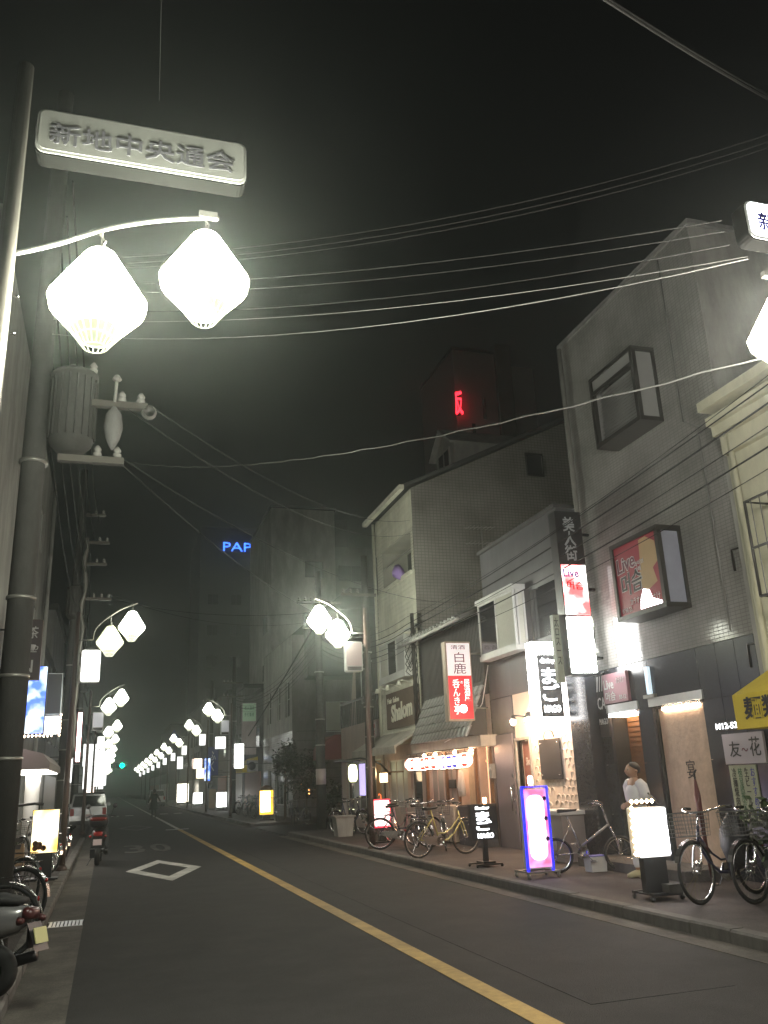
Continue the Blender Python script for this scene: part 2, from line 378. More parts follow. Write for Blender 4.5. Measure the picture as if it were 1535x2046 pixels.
# markings
def line(x0, x1, y0, y1, m, name='centre_line'): return MB().box(x0, x1, y0, y1, .001, .0045).build(name, m, kind='structure')
line(2.73, 2.9, 3.5, 37.0, M['yellow']); line(2.73, 2.88, 37.6, 260, M['white']); line(2.3, 3.2, 37.1, 37.5, M['white'], 'stop_tick')
for X in (.3, 1.2, 3.4, 4.3): line(X, X + .5, 61, 62.2, M['white'], 'crossing_bar')
def diamond(cx, cy, hw, hl, t, m):
    k = 1 - t / hw; pts = [(cx-hw,cy),(cx,cy-hl),(cx+hw,cy),(cx,cy+hl)]; q = [(cx-hw*k,cy),(cx,cy-hl*k),(cx+hw*k,cy),(cx,cy+hl*k)]
    mb = MB(); mb.add([(x,y,.005) for x,y in pts+q], [(0,1,5,4),(1,2,6,5),(2,3,7,6),(3,0,4,7)])
    return mb.build('diamond_marking', m, kind='structure')
diamond(1.18, 19.25, .75, 2.5, .27, M['white']); diamond(1.24, 41, .75, 3.0, .2, M['faint'])
for ch, x in (('3', .52), ('0', 1.22)):
    t = text(ch, M['faint'], None, (x, 24.6, .004), (1,0,0), (0,1,0), .55, 3.6, .003, .02, 'speed_marking'); t['kind'] = 'structure'
# asphalt repair strip
MB().box(3.3, 4.5, 6, 27, .0005, .0025).build('asphalt_patch', mat('new_asphalt', (.026,.025,.024), .82, noise=.4, nscale=1.6, bump=.9, bscale=130, dirt=.3, grain=.4), kind='structure')
# drain grate
r_ = thing('drain_grate', 'small steel drain grate set in the concrete gutter at lower left', 'drain', (-.42, 12.34, 0))
MB().box(-.63, -.205, 12.09, 12.59, -.03, -.012).build('pit', M['joint'], r_)
f = MB(); f.box(-.63,-.205,12.09,12.12,-.01,.006); f.box(-.63,-.205,12.56,12.59,-.01,.006); f.build('frame', M['alu'], r_)
me = MB().box(-.015,.015,-.218,.218,-.01,.006).mesh('bar', M['alu'])
for i in range(9): inst(me, 'bar', r_, (-.17 + i*.045, 0, 0))
# ============================================================ BUILDINGS, RIGHT SIDE
TB = tile_mat('glazed_grey_wall_tiles', (.33, .32, .30), (.30, .29, .275), (.17, .165, .155), .1, .05, 'YZ', .07, .005, .35, 0, .12)
TD = tile_mat('brown_grey_brick_tiles', (.27, .25, .225), (.25, .23, .21), (.15, .14, .125), .11, .09, 'XZ', .55, .008, .5, 0)
TDf = tile_mat('small_square_tiles', (.64, .62, .51), (.60, .59, .49), (.32, .31, .26), .1, .1, 'YZ', .4, .007, .5, 0)
TG = tile_mat('white_glazed_tiles', (.62, .62, .60), (.56, .56, .54), (.2, .2, .2), .24, .11, 'YZ', .14, .01, .6)

# --- tall tiled building
b = thing('tiled_building', 'tall grey tiled building with two projecting box windows and dark stone ground floor', 'building', (8, 11.2, .1))
w = MB(); wall(w, 'X', 8.0, 9.16, 13.2, 3.2, 9.45, [(10.5, 11.6, 6.85, 7.9)], .5); w.build('wall', TB, b)
w = MB(); w.quad((8,9.16,.1),(16,9.16,.1),(16,9.16,9.45),(8,9.16,9.45)); w.quad((8,13.2,.1),(8,13.2,9.45),(16,13.2,9.45),(16,13.2,.1)); w.quad((16,9.16,.1),(16,13.2,.1),(16,13.2,9.45),(16,9.16,9.45))
w.quad((8,9.16,9.45),(16,9.16,9.45),(16,13.2,9.45),(8,13.2,9.45)); w.build('side_wall', M['pale'], b)
MB().box(7.96, 16.1, 9.1, 13.24, 9.452, 9.53).build('parapet_cap', M['grey'], b)
MB().box(8.03, 8.3, 9.16, 13.2, .1, 3.19).build('backing', M['joint'], b) if False else None
# ground floor: stone panels round the openings, openings are real recesses
wb = MB(); wall(wb, 'X', 8.03, 9.2, 13.95, .1, 3.2, [(12.08, 12.9, .25, 2.45), (10.46, 11.66, .2, 2.45)], .35); wb.build('joint_backing', M['joint'], b)
rows = [(.12, .86), (.868, 1.64), (1.648, 2.45), (2.458, 3.19)]; cols = [9.22, 9.62, 10.02, 10.45, 11.67, 12.07, 12.91, 13.22]
for z0, z1 in rows:
    for y0, y1 in zip(cols, cols[1:]):
        if z0 < 2.4 and ((y0, y1) == (10.45, 11.67) or (y0, y1) == (12.07, 12.91)): continue
        MB().box(7.985, 8.028, y0 + .004, y1 - .004, z0, z1).build('stone_panel', M['stone'], b)
MB().box(7.78, 8.02, 13.25, 13.88, .1, 3.55).build('column', M['stone'], b)
MB().box(7.955, 7.983, 12.02, 12.95, 2.47, 2.6).build('lintel', M['alu'], b); MB().box(7.955, 7.983, 10.4, 11.72, 2.47, 2.6).build('lintel', M['alu'], b)
MB().box(7.93, 7.975, 12.1, 12.85, 2.4, 2.455).build('light_strip', em('entrance_strip_lit', (.95, .97, 1), 9), b)
MB().tube([(7.93,13.12,3.6),(7.93,13.12,9.4)], .045, 8).build('downpipe', M['pale'], b)
MB().tube([(7.955,9.6,3.3),(7.955,9.6,6.3),(7.955,9.9,6.5),(7.955,9.9,9.3)], .012, 6).build('conduit', M['grey'], b)
# box windows
for z0, z1, low in ((6.72, 8.0, 0), (3.78, 5.02, 1)):
    f = MB(); xa, xb, ya, yb = 7.57, 7.998, 10.38, 11.68; t = .075
    f.box(xa, xb, ya, yb, z0, z0 + .07); f.box(xa, xb, ya, yb, z1 - .07, z1)
    for y in (ya, yb - t): f.box(xa, xa + t, y, y + t, z0 + .071, z1 - .071); f.box(xb - .05, xb - .002, y, y + t, z0 + .071, z1 - .071)
    if not low: f.box(xa + .004, xa + .06, ya + t, yb - t, z1 - .32, z1 - .26)
    bay = f.build('bay_window', M['dark_frame'], b)
    if low:
        MB().box(xa + .03, xa + .06, ya + t, yb - t, z0 + .071, z1 - .071).build('sign_panel', em_mottled('backlit_red_poster', (.36, .03, .05), (.42, .035, .06), .16, .8), bay)
        MB().box(xa + .3, xb - .05, ya + .25, yb - .1, z0 + .08, z1 - .08).build('interior_board', mat('grey_blue_board', (.22, .22, .27), .7), bay)
    else:
        MB().box(xa + .02, xa + .028, ya + t, yb - t, z1 - .26, z1 - .07).build('transom_pane', M['glass2'], bay)
        bl = MB()
        for k in range(15): z = z0 + .1 + k * .056; bl.add([(xa+.09, ya+t, z), (xa+.09, yb-t, z), (xa+.135, yb-t, z+.045), (xa+.135, ya+t, z+.045)], [(0,1,2,3)])
        bl = bl.build('blind_slats', M['pale'], bay); bl['kind'] = 'stuff'
        MB().box(xa + .16, xa + .17, ya + t, yb - t, z0 + .08, z1 - .27).build('back_pane', M['glass2'], bay)
    for y in (ya + .03, yb - .04): MB().box(xa + t, xb - .05, y, y + .008, z0 + .08, z1 - .08).build('side_pane', mat('bluish_side_pane', (.30, .31, .38), .12, noise=.2, nscale=3) if low else M['glass2'], bay)
# poster print on the lower bay (X just proud of the panel)
bp = [c for c in b.children if c.name.startswith('bay_window')][1]
def rt(body, m, y, z, w, h, x=7.594, bold=0, par=bp, slope=.0, **k): return text(body, m, par, (x, y, z), (0, -1, slope), (0, 0, 1), w, h, .004, bold, **k)
rt('Live', M['ink_w'], 11.57, 4.50, .52, .26, bold=.055, slope=.08, x=7.597); rt('Live', M['ink_p'], 11.55, 4.515, .49, .23, bold=.01, slope=.08, x=7.593)
rt('머슴', M['ink_w'], 11.5, 4.13, .58, .36, bold=.04, slope=.06, x=7.597); rt('머슴', M['ink'], 11.485, 4.14, .55, .34, bold=.008, slope=.06, x=7.593)
rt('라이브\n카페', M['ink_w'], 11.08, 4.44, .25, .17, bold=.01, slope=.08); rt('カラオケ', M['ink_w'], 11.3, 3.98, .32, .1, bold=.01); rt('おさけ', M['ink_w'], 10.83, 3.92, .3, .12); rt('0798-55', M['ink_w'], 11.55, 3.89, .27, .07)
mb = MB(); mb.add([(7.596, y, z) for y, z in ((10.9,4.92),(10.72,4.93),(10.5,4.8),(10.48,4.5),(10.62,4.42),(10.55,4.2),(10.85,4.1),(11.05,4.3),(10.93,4.5))], [tuple(range(9))]); mb.build('tan_print_patch', M['tan'], bp)
mb = MB(); mb.add([(7.592, y, z) for y, z in ((11.05,3.87),(11.02,4.02),(10.93,4.16),(10.78,4.12),(10.72,3.98),(10.5,3.9),(10.5,3.86))], [tuple(range(7))]); mb.build('glow_patch', em('white_glow_patch', (.97, .97, 1), 6), bp)  # glowing white patch at the lower edge of the poster
# door interior & noren sheet
d = MB(); d.box(8.30, 8.33, 12.08, 12.9, .25, 2.45); dr = d.build('door', M['wood'], b)
for k in range(26): MB().box(8.275, 8.295, 12.12, 12.86, .32 + k*.08, .375 + k*.08).build('slat', M['wood'], dr)
MB().box(8.05, 8.29, 12.1, 12.88, 2.40, 2.44).build('entrance_light', em('entrance_lamp_lit', (1,.62,.34), 14), b)
n_ = MB().box(8.06, 8.075, 10.5, 11.62, .22, 2.43).build('entrance_sheet', M['beige'], b)
text('宴', M['ink'], n_, (8.055, 11.12, 1.40), (0,-1,0), (0,0,1), .2, .26, .003, -.005)
MB().box(8.04, 8.055, 10.6, 11.5, 2.405, 2.435).build('added_light', em('added_warm_light', (1,.74,.52), 120), b)  # added light strip, brightens the beige sheet
MB().box(8.2, 8.22, 10.47, 11.65, .21, 2.44).build('inner_panel', M['joint'], b)
MB().box(7.28, 8.0, 10.4, 13.2, .116, .25).build('step', M['kerb'], b)
l_ = thing('wall_lamp', 'small white tube lamp on the dark stone band above the entrances', 'lamp', (7.95, 11.75, 3.0))
MB().box(7.93, 7.982, 11.6, 11.68, 2.66, 3.08).build('diffuser', em('pale_tube_lit', (.75, .9, 1), .8), l_); MB().box(7.92, 7.984, 11.5, 11.78, 2.6, 2.655).build('bracket', M['steel'], l_)
s_ = thing('wall_sign', 'small square reddish Live sign under the tiled wall beside the column', 'sign', (7.97, 12.55, 2.55))
MB().box(7.925, 7.982, 12.2, 12.92, 2.62, 3.1).build('panel', mat('faded_red_face', (.34, .17, .2), .4), s_)
text('Live', M['ink_w'], s_, (7.921, 12.88, 2.85), *RX, .3, .16, .003, .02); text('머슴', M['ink_w'], s_, (7.921, 12.86, 2.66), *RX, .3, .15, .003, .01)
text('カラオケ', M['ink_w'], s_, (7.921, 12.5, 2.92), *RX, .24, .1); text('50-12', M['ink_w'], s_, (7.921, 12.45, 2.66), *RX, .2, .07)
s_ = thing('column_reflection', 'painted reflection of the MAGO sign on the dark polished stone between the entrances', 'sign', (7.97, 13.05, 2.6))  # mirror image of the bar sign, put in as a lettered panel
MB().box(7.962, 7.983, 12.93, 13.21, 2.1, 3.14).build('panel', M['ink'], s_)
text('CA', M['ink_w'], s_, (7.958, 13.2, 2.55), *RX, .25, .2, .003, .01); text('MAGO', M['ink_w'], s_, (7.958, 13.2, 2.3), *RX, .26, .1); text('///', M['ink_w'], s_, (7.958, 13.19, 2.85), *RX, .24, .25, .003, .01)
# card, menu, digits
s_ = thing('name_card', 'square white card lettered in brush characters on the dark stone wall', 'sign', (7.96, 9.7, 1.55)); MB().box(7.945, 7.982, 9.32, 10.1, 1.57, 1.96).build('card', M['paperw'], s_)
text('友', M['ink'], s_, (7.941, 9.98, 1.66), *RX, .22, .2, .003, .005); text('花', M['ink'], s_, (7.941, 9.58, 1.66), *RX, .2, .24, .003, .005); text('〜', M['ink_p'], s_, (7.941, 9.74, 1.72), *RX, .12, .05)
s_ = thing('paper_menu', 'pale yellow paper menu with vertical brush lettering under the white card', 'menu', (7.96, 9.85, .9)); MB().box(7.968, 7.983, 9.56, 10.08, .84, 1.555).build('sheet', M['paper'], s_)
for i, (t_, m_) in enumerate((('冷麺焼肉丼', 'ink'), ('枝豆唐揚冷奴', 'ink_g'), ('生ビール中', 'ink'), ('おすすめ品', 'ink_b'))): text(t_, M[m_], s_, (7.964, 10.03 - i*.12, .92), *RX, .08, .6, .003, vertical=True)
s_ = thing('digit_reflection', 'painted reflection of white LED digits on the dark wall above the white card', 'sign', (7.97, 9.95, 2.05)); MB().box(7.965, 7.982, 9.62, 10.24, 2.01, 2.13).build('panel', M['black'], s_)  # reflected LED digits, put in as glowing letters
text('M12-5271', E['wled'], s_, (7.961, 10.21, 2.03), *RX, .56, .08, .003, .004)

# --- cream building at the right edge
b = thing('cream_building', 'cream rendered house at the right edge with moulded cornice and window grille', 'house', (8, 6, .1))
w = MB(); wall(w, 'X', 7.9, 2.5, 9.04, .1, 6.2, [(6.6, 8.3, 3.6, 5.1)], .15); w.quad((7.9,9.04,.1),(14,9.04,.1),(14,9.04,6.2),(7.9,9.04,6.2)); w.quad((7.9,2.5,6.2),(14,2.5,6.2),(14,9.04,6.2),(7.9,9.04,6.2)); w.build('wall', M['cream'], b)
w = MB(); w.box(7.6, 7.899, 2.5, 9.0, 6.0, 6.12); w.box(7.68, 7.898, 2.5, 9.0, 5.86, 5.998); w.box(7.5, 14, 2.5, 9.0, 6.205, 6.34); w.box(7.8, 7.897, 2.5, 9.0, 5.6, 5.857); w.build('cornice', M['cream'], b)
window(b, 'X', 7.9, 6.6, 8.3, 3.6, 5.1, d=.12, mull=1)
g_ = MB()
for y in (6.5, 8.36): g_.tube([(7.88,y,3.5),(7.45,y,3.5),(7.45,y,4.7),(7.88,y,4.7)], .02, 6)
for z in (3.5, 4.1, 4.7): g_.tube([(7.45,6.5,z),(7.45,8.36,z)], .018, 6)
for k in range(12): y = 6.6 + k*.15; g_.tube([(7.45,y,3.5),(7.45,y,4.7)], .009, 4)
g_.build('window_grille', M['dark_frame'], b)
MB().tube([(7.83,8.86,.15),(7.83,8.86,6.0)], .04, 10).build('downpipe', M['cream'], b)
for z in (3.05, 4.35): MB().tube([(7.98,9.0,z),(7.98,9.35,z+.02),(7.98,9.35,z-.28)] , .018, 6).build('bracket', M['dark_frame'], b)
MB().box(7.93, 8.2, 9.05, 9.152, .1, 6.6).build('corner_pilaster', M['pale'], b)
a = thing('yellow_awning', 'yellow canvas awning with black noodle-shop characters at the right edge', 'awning', (7.5, 7, 2))
m_ = MB(); m_.tri_prism([(7.16, 1.96), (7.9, 1.96), (7.9, 2.74), (7.16, 2.36)], 'Y', 4.0, 8.8); m_.build('canvas', M['awn_y'], a)
text('麺類', M['ink'], a, (7.152, 8.62, 2.06), *RX, .62, .26, .004, .02); text('丼物', M['ink'], a, (7.152, 7.9, 2.06), *RX, .62, .26, .004, .02)

# --- dark bar building
b = thing('bar_building', 'dark grey three-storey bar building with white bay window and plastered ground floor', 'building', (8, 16, .1))
w = MB(); wall(w, 'X', 8.0, 14.02, 17.7, 3.15, 6.45, [(15.7, 17.35, 4.05, 5.2)], .2)
w.quad((8,14.02,3.15),(15,14.02,3.15),(15,14.02,6.45),(8,14.02,6.45)); w.quad((8,17.7,.1),(15,17.7,.1),(15,17.7,6.45),(8,17.7,6.45)); w.quad((8,14.02,6.45),(15,14.02,6.45),(15,17.7,6.45),(8,17.7,6.45)); w.build('wall', M['dark'], b)
MB().box(7.94, 15, 13.98, 17.74, 6.453, 6.53).build('parapet_cap', M['dgrey'], b)
MB().box(7.95, 7.998, 14.02, 17.7, 3.92, 3.98).build('band', M['dgrey'], b)
pl = MB(); wall(pl, 'X', 8.01, 13.9, 16.62, .1, 3.15, [(15.98, 16.58, .12, 2.22)], .2); pl = pl.build('plaster_wall', M['plaster'], b)
# trowel scallops: little raised arcs
ar = MB(); pts = [(0, math.cos(R(a_))*.085, math.sin(R(a_))*.10) for a_ in range(0, 181, 30)]
ar.tube([(0,)+p[1:] for p in pts], [.003,.008,.012,.013,.012,.008,.003], 4); ar = ar.mesh('plaster_scallop', M['plaster'])
k = 0
for r0 in range(12):
    for c0 in range(11):
        y = 14.05 + c0*.165 + (.08 if r0 % 2 else 0) + random.uniform(-.02,.02); z = .95 + r0*.13 + random.uniform(-.02,.02)
        if 14.68 < y < 15.55 and 1.42 < z < 2.25 or y > 15.86 or random.random() < .22: continue
        inst(ar, 'plaster_scallop', pl, (8.006-8.0-0, y-16, z-.1), (random.uniform(-.25,.25),0,0))
d = MB(); d.box(8.12, 8.16, 16.0, 16.56, .13, 2.2); d = d.build('door', mat('rose_brown_door', (.30, .13, .11), .35, noise=.1), b)
text('Shotbar', M['ink_w'], d, (8.115, 16.45, 1.72), *RX, .42, .16, .003, .01)
f = MB(); f.box(7.97, 8.12, 16.58, 16.63, .12, 2.27); f.box(7.97, 8.12, 15.93, 15.98, .12, 2.27); f.box(7.97, 8.12, 15.98, 16.58, 2.22, 2.27); f.build('door_frame', M['pale'], b)
gd = MB().box(7.96, 8.02, 16.72, 17.62, .12, 2.38).build('metal_door', mat('mauve_grey_door', (.22, .19, .20), .4, .3, noise=.05), b)
MB().tube([(7.93,16.86,.85),(7.93,16.86,1.35)], .014, 6).build('handle', M['chrome'], gd)
for z in (.8, 1.02, 1.28, 1.5): MB().box(7.95, 7.958, 16.76, 16.82, z, z+.08).build('latch_plate', M['chrome'], gd)
w = MB(); w.box(8.0, 8.1, 16.64, 17.7, 2.4, 3.14); w.box(7.99, 8.1, 17.63, 17.7, .12, 2.395); w.box(7.99,8.1,16.635,16.71,.12,2.395); w.build('door_surround', M['dark'], b)
MB().box(7.7,7.998,15.6,17.45,3.95,4.05).build('bay_ledge', M['alu_frame'], b); MB().box(7.68,7.998,15.58,17.47,5.2,5.3).build('bay_hood', M['alu_frame'], b)
fr = window(b, 'X', 7.72, 15.62, 17.43, 4.052, 5.198, d=.05, mull=1, pane=[M['curtain'], M['glass']])
MB().box(7.75, 7.76, 16.1, 16.14, 4.6, 4.64).build('curtain_light', em('lamp_behind_curtain', (1, 1, .7), 60), fr)
window(b, 'Y', 15.62, 7.79, 7.99, 4.052, 5.198, d=.05, mull=0, pane=M['curtain'])
MB().box(7.99, 8.03, 14.1, 15.4, 4.1, 5.1).build('dark_pane', M['glass'], b)
for y in (15.62, 14.97):
    l_ = thing('spot_lamp', 'warm bulb spot lamp on the dark pillar beside the metal door' if y > 15.3 else 'large warm bulb lamp shining on the white plaster by the bar door', 'lamp', (7.5, y, 2.53))
    l_ = l_; MB().tube([(7.99,y,2.62),(7.5,y,2.66)], .016, 6).build('arm', M['black'], l_)
    MB().lathe([(.03,.0),(.06,-.06),(.065,-.09)], 12, (7.5,y,2.66)).build('shade', M['black'], l_)
    MB().lathe([(.01,-.06),(.045,-.02),(.055,.02),(.03,.06)], 12, (7.5,y,2.53)).build('bulb', E['warm'], l_)
s_ = thing('blackboard', 'black slate board bolted to the white scalloped plaster wall', 'board', (7.97, 15.1, 1.45)); bb = MB().box(7.955, 7.985, 14.7, 15.52, 1.44, 2.18).build('slate', M['black'], s_)
for y in (14.78, 15.44):
    for z in (1.52, 2.1): MB().lathe([(.016,-.012),(.016,.0)], 8, (7.955,y,z), 'X').build('bolt', M['chrome'], s_)
MB().tube([(7.94,15.2,2.16),(7.94,15.26,2.22),(7.94,15.2,2.3),(7.94,15.06,2.34),(7.94,14.9,2.3),(7.94,14.84,2.2)], .014, 6).build('hook_lamp', M['black'], s_)
c_ = thing('storage_cabinet', 'low pale metal cabinet with white lid against the plaster wall', 'cabinet', (7.6, 14.2, .115)); MB().box(7.35, 7.98, 13.75, 14.85, .12, .86).build('body', mat('grey_beige_metal', (.33, .29, .27), .5, noise=.08), c_)
MB().box(7.30, 7.985, 13.7, 14.9, .865, .93).build('lid', M['plastic_w'], c_); MB().box(7.33,7.35,14.0,14.2,.3,.5).build('label_sheet', M['paperw'], c_)

# vertical projecting signs
def flat_sign(x0, x1, z0, z1, y, r=.02, d=.14, case='pale', name='x'): return None
s_ = thing('bar_light_sign', 'tall white glowing box sign with a black panel reading MAGO over the bar', 'sign', (7.6, 14.25, 2.45))
MB().rrect(7.30, 7.90, 2.46, 3.88, .02, 14.2, 14.42).build('case', E['magw'], s_); pn = MB().box(7.40, 7.85, 14.19, 14.198, 2.52, 3.64).build('panel', M['ink'], s_)
text('まご', E['wled'], pn, (7.45, 14.186, 2.80), *FX, .35, .60, .004, .015, vertical=True); text('MAGO', E['wled'], pn, (7.46, 14.186, 2.60), *FX, .33, .13, .004, .03); text('dining', E['wled'], pn, (7.45, 14.186, 3.46), *FX, .3, .12, .004, .03)
MB().tube([(7.9,14.3,3.7),(8.0,14.3,3.7)], .025, 6).build('bracket', M['steel'], s_)
s_ = thing('stacked_light_sign', 'stacked projecting sign with a dark top, red Live panel and blank white lit panel', 'sign', (7.55, 12.9, 3.1))
c_ = MB(); c_.rrect(7.29, 7.80, 3.1, 5.98, .01, 12.82, 13.06); c_.build('case', M['black'], s_)
text('美人街', mat('grey_print', (.42,.44,.46), .5), s_, (7.42, 12.814, 5.08), *FX, .24, .8, .003, .02, vertical=True)
p_ = MB().box(7.31, 7.78, 12.805, 12.818, 4.12, 5.0).build('live_panel', em_mottled('live_panel_lit', (1, .96, .94), (1, .03, .04), 3.6, 2.4), s_)
text('Live', mat('blue_print', (.08,.08,.6), .5), p_, (7.33, 12.798, 4.78), *FX, .3, .14, .003, .02); text('머슴', M['ink'], p_, (7.38, 12.798, 4.56), *FX, .32, .14, .003, .01)
MB().rrect(7.31, 7.78, 3.14, 4.08, .01, 13.062, 13.08).build('back_panel', em('hot_blank_panel', (1, 1, .97), 26), s_); MB().box(7.31, 7.78, 13.062, 13.08, 4.12, 5.0).build('back_live_panel', E['livewhite'], s_)
MB().rrect(7.31, 7.78, 3.14, 4.08, .01, 12.80, 12.818).build('blank_panel', em('hot_blank_panel', (1, 1, .97), 26), s_)
for z in (3.4, 4.6, 5.6): MB().tube([(7.8,12.95,z),(8.0,12.95,z)], .03, 6).build('bracket', M['black'], s_)
s_ = thing('narrow_sign', 'narrow pale vertical sign with dark katakana beside the white lit panel', 'sign', (7.2, 13.1, 3.2)); MB().box(7.15, 7.27, 13.0, 13.1, 3.0, 4.15).build('panel', mat('pale_green_face', (.35,.38,.28), .5), s_)
text('太ロスース', M['ink'], s_, (7.165, 12.996, 3.3), *FX, .085, .8, .003, vertical=True); MB().tube([(7.27,13.05,3.9),(7.29,13.05,3.9)], .02, 6).build('bracket', M['black'], s_)

# --- traditional tiled house
b = thing('tiled_roof_house', 'old low house with dark corrugated upper wall, tiled roofs and lit tavern front', 'house', (8, 20, .1))
w = MB(); w.box(8.0, 8.1, 17.95, 22.1, 3.3, 5.15)
for k in range(46): y = 17.97 + k*.09; w.box(7.985, 7.999, y, y+.045, 3.3, 5.1)
w.build('upper_wall', M['dgrey'], b)
w = MB(); w.quad((7.45,17.9,5.05),(7.45,22.15,5.05),(12.5,22.15,7.0),(12.5,17.9,7.0)); w.quad((7.45,17.9,4.98),(12.5,17.9,6.93),(12.5,22.15,6.93),(7.45,22.15,4.98)); w.quad((7.45,17.9,4.98),(7.45,22.15,4.98),(7.45,22.15,5.05),(7.45,17.9,5.05)); w.quad((7.45,17.9,4.98),(7.45,17.9,5.05),(12.5,17.9,7.0),(12.5,17.9,6.93))
rf = w.build('roof', M['rooftile'], b)
tm = MB(); pr_ = [(-.12,.0),(-.07,.035),(0,.05),(.07,.035),(.12,0),(.12,-.02),(0,.028),(-.12,-.02)]
tm.tri_prism([(u, w_) for u, w_ in pr_], 'X', -.17, .15); tm.lathe([(.055,-.175),(.055,-.17)], 8, (0,0,.01), 'X'); rt_m = tm.mesh('roof_tile', M['rooftile'])
sl = math.atan2(1.95, 5.05)
for k in range(17):
    for j in range(5): inst(rt_m, 'roof_tile', rf, (7.52-8+j*.27*math.cos(sl)+.0, 18.03-20+k*.25, 5.08-.1+j*.27*math.sin(sl)+.02), (0,-sl,0))
MB().tube([(7.42,17.85,5.0),(7.42,22.2,5.0)], .05, 8).build('gutter', M['pale'], b)
# lower lean-to roof, steep, every tile a piece
w = MB(); w.quad((7.5,17.95,2.42),(7.5,21.85,2.42),(7.98,21.85,3.6),(7.98,17.95,3.6)); w.quad((7.5,17.95,2.42),(7.98,17.95,3.6),(7.98,17.95,2.42)); w.quad((7.5,21.85,2.42),(7.98,21.85,2.42),(7.98,21.85,3.6)); lr = w.build('lower_roof', M['dgrey'], b)
sl2 = math.atan2(1.18, .48)
t2 = MB(); t2.tri_prism([(-.118,-.012),(-.118,.02),(-.07,.045),(0,.035),(.06,.022),(.118,.03),(.118,-.012)], 'X', -.15, .12); t2.v = [(x, y, z + (.022 if x < 0 else -.012)) for x, y, z in t2.v]; rt2 = t2.mesh('roof_tile', mat('pale_roof_tile', (.30,.30,.28), .5, noise=.3, nscale=5, dirt=.5))
for j in range(5):
    for k in range(16):
        inst(rt2, 'roof_tile', lr, (7.53-8+(j+.45)*.235*math.cos(sl2)-.02, 18.06-20+k*.24+random.uniform(-.008,.008), 2.42-.1+(j+.45)*.235*math.sin(sl2)+.01), (random.uniform(-.03,.03), -sl2+random.uniform(-.04,.04), 0))
for y in (17.86, 18.68, 19.78, 20.53, 21.95): MB().box(7.93, 7.999, y, y+.07, .12, 2.16).build('pillar', M['wood'], b)
for k_, y in enumerate((18.3, 19.3, 20.6, 21.4)): MB().lathe([(.01,-.04),(.05,0),(.01,.04)], 10, (7.7,y,2.11)).build('added_bulb', em('added_bulb_lit', (1,.56,.30), 170), b)  # bulbs added to brighten the tavern front
w = MB()
wall(w, 'X', 8.0, 17.75, 22.2, .1, 3.3, [(17.98, 18.62, .15, 2.2), (18.75, 19.75, .15, 2.1), (20.0, 20.5, .9, 2.05), (20.6, 21.9, .9, 2.05)], .25); w.build('front_wall', mat('rose_white_front', (.46,.37,.33), .8, noise=.1, dirt=.2), b)
window(b, 'X', 8.0, 20.6, 21.9, .9, 2.05, d=.1, mull=2, bars=0, pane=M['glass2'], frame=mat('pinkish_frame', (.5,.42,.4), .5)); window(b, 'X', 8.0, 20.0, 20.5, .9, 2.05, d=.1, mull=0, pane=mat('old_poster_pane', (.35,.30,.26), .6, noise=.3), frame=M['pale'])
dd = MB().box(8.2, 8.24, 17.99, 18.61, .16, 2.2).build('lit_door', em('warm_door_glow', (1, .62, .36), 1.1), b); MB().box(8.17,8.2,17.99,18.61,1.85,1.9).build('transom_rail', E['warmdim'], dd)
MB().box(8.05, 8.2, 18.8, 19.7, 2.06, 2.09).build('recess_light', em('recess_light_lit', (1,.6,.34), 45), b)
MB().box(8.22, 8.25, 18.76, 19.74, .16, 2.1).build('inner_wall', M['wood'], b)
MB().box(8.02, 8.035, 18.78, 19.3, .95, 2.0).build('poster_wall', M['poster'], b)
MB().box(7.96, 8.0, 19.36, 19.74, 1.78, 1.98).build('lit_sign_strip', em('amber_strip_lit', (1,.70,.34), 3.0), b)
for y in (19.46, 19.62):
    cl = MB(); cl.tube([(7.93,y,1.72),(7.92,y,1.5),(7.92,y,1.3),(7.93,y,1.12)], [.03,.05,.075,.06], 8); cl.build('hanging_cloth', M['cloth'], b)
MB().box(7.96, 8.0, 20.05, 20.45, 1.3, 1.5).build('notice_frame', M['black'], b)
MB().box(7.6, 8.0, 17.5, 22.1, 2.17, 2.40).build('fascia', M['awning'], b)
pn = thing('stone_planter', 'dark stone faced planter box beside the tavern entrance', 'planter', (7.7, 18.3, .115)); MB().box(7.55, 7.95, 17.72, 18.95, .12, .93).build('body', mat('rough_dark_stone', (.06,.06,.065), .6, noise=.4, nscale=4, bump=.6, bscale=12), pn); MB().box(7.58, 7.93, 17.75, 18.92, .935, .95).build('soil', M['bark'], pn)
cb = thing('white_cabinet', 'white louvred outdoor cabinet behind the parked bicycles', 'cabinet', (7.6, 19.6, .115)); bd = MB().box(7.5, 7.95, 19.1, 20.2, .16, .93).build('body', mat('cream_metal', (.46,.41,.34), .5, noise=.08), cb)
for k in range(8): MB().box(7.485, 7.499, 19.14, 20.16, .24+k*.08, .29+k*.08).build('slat', mat('cream_metal', (0,0,0)), bd)
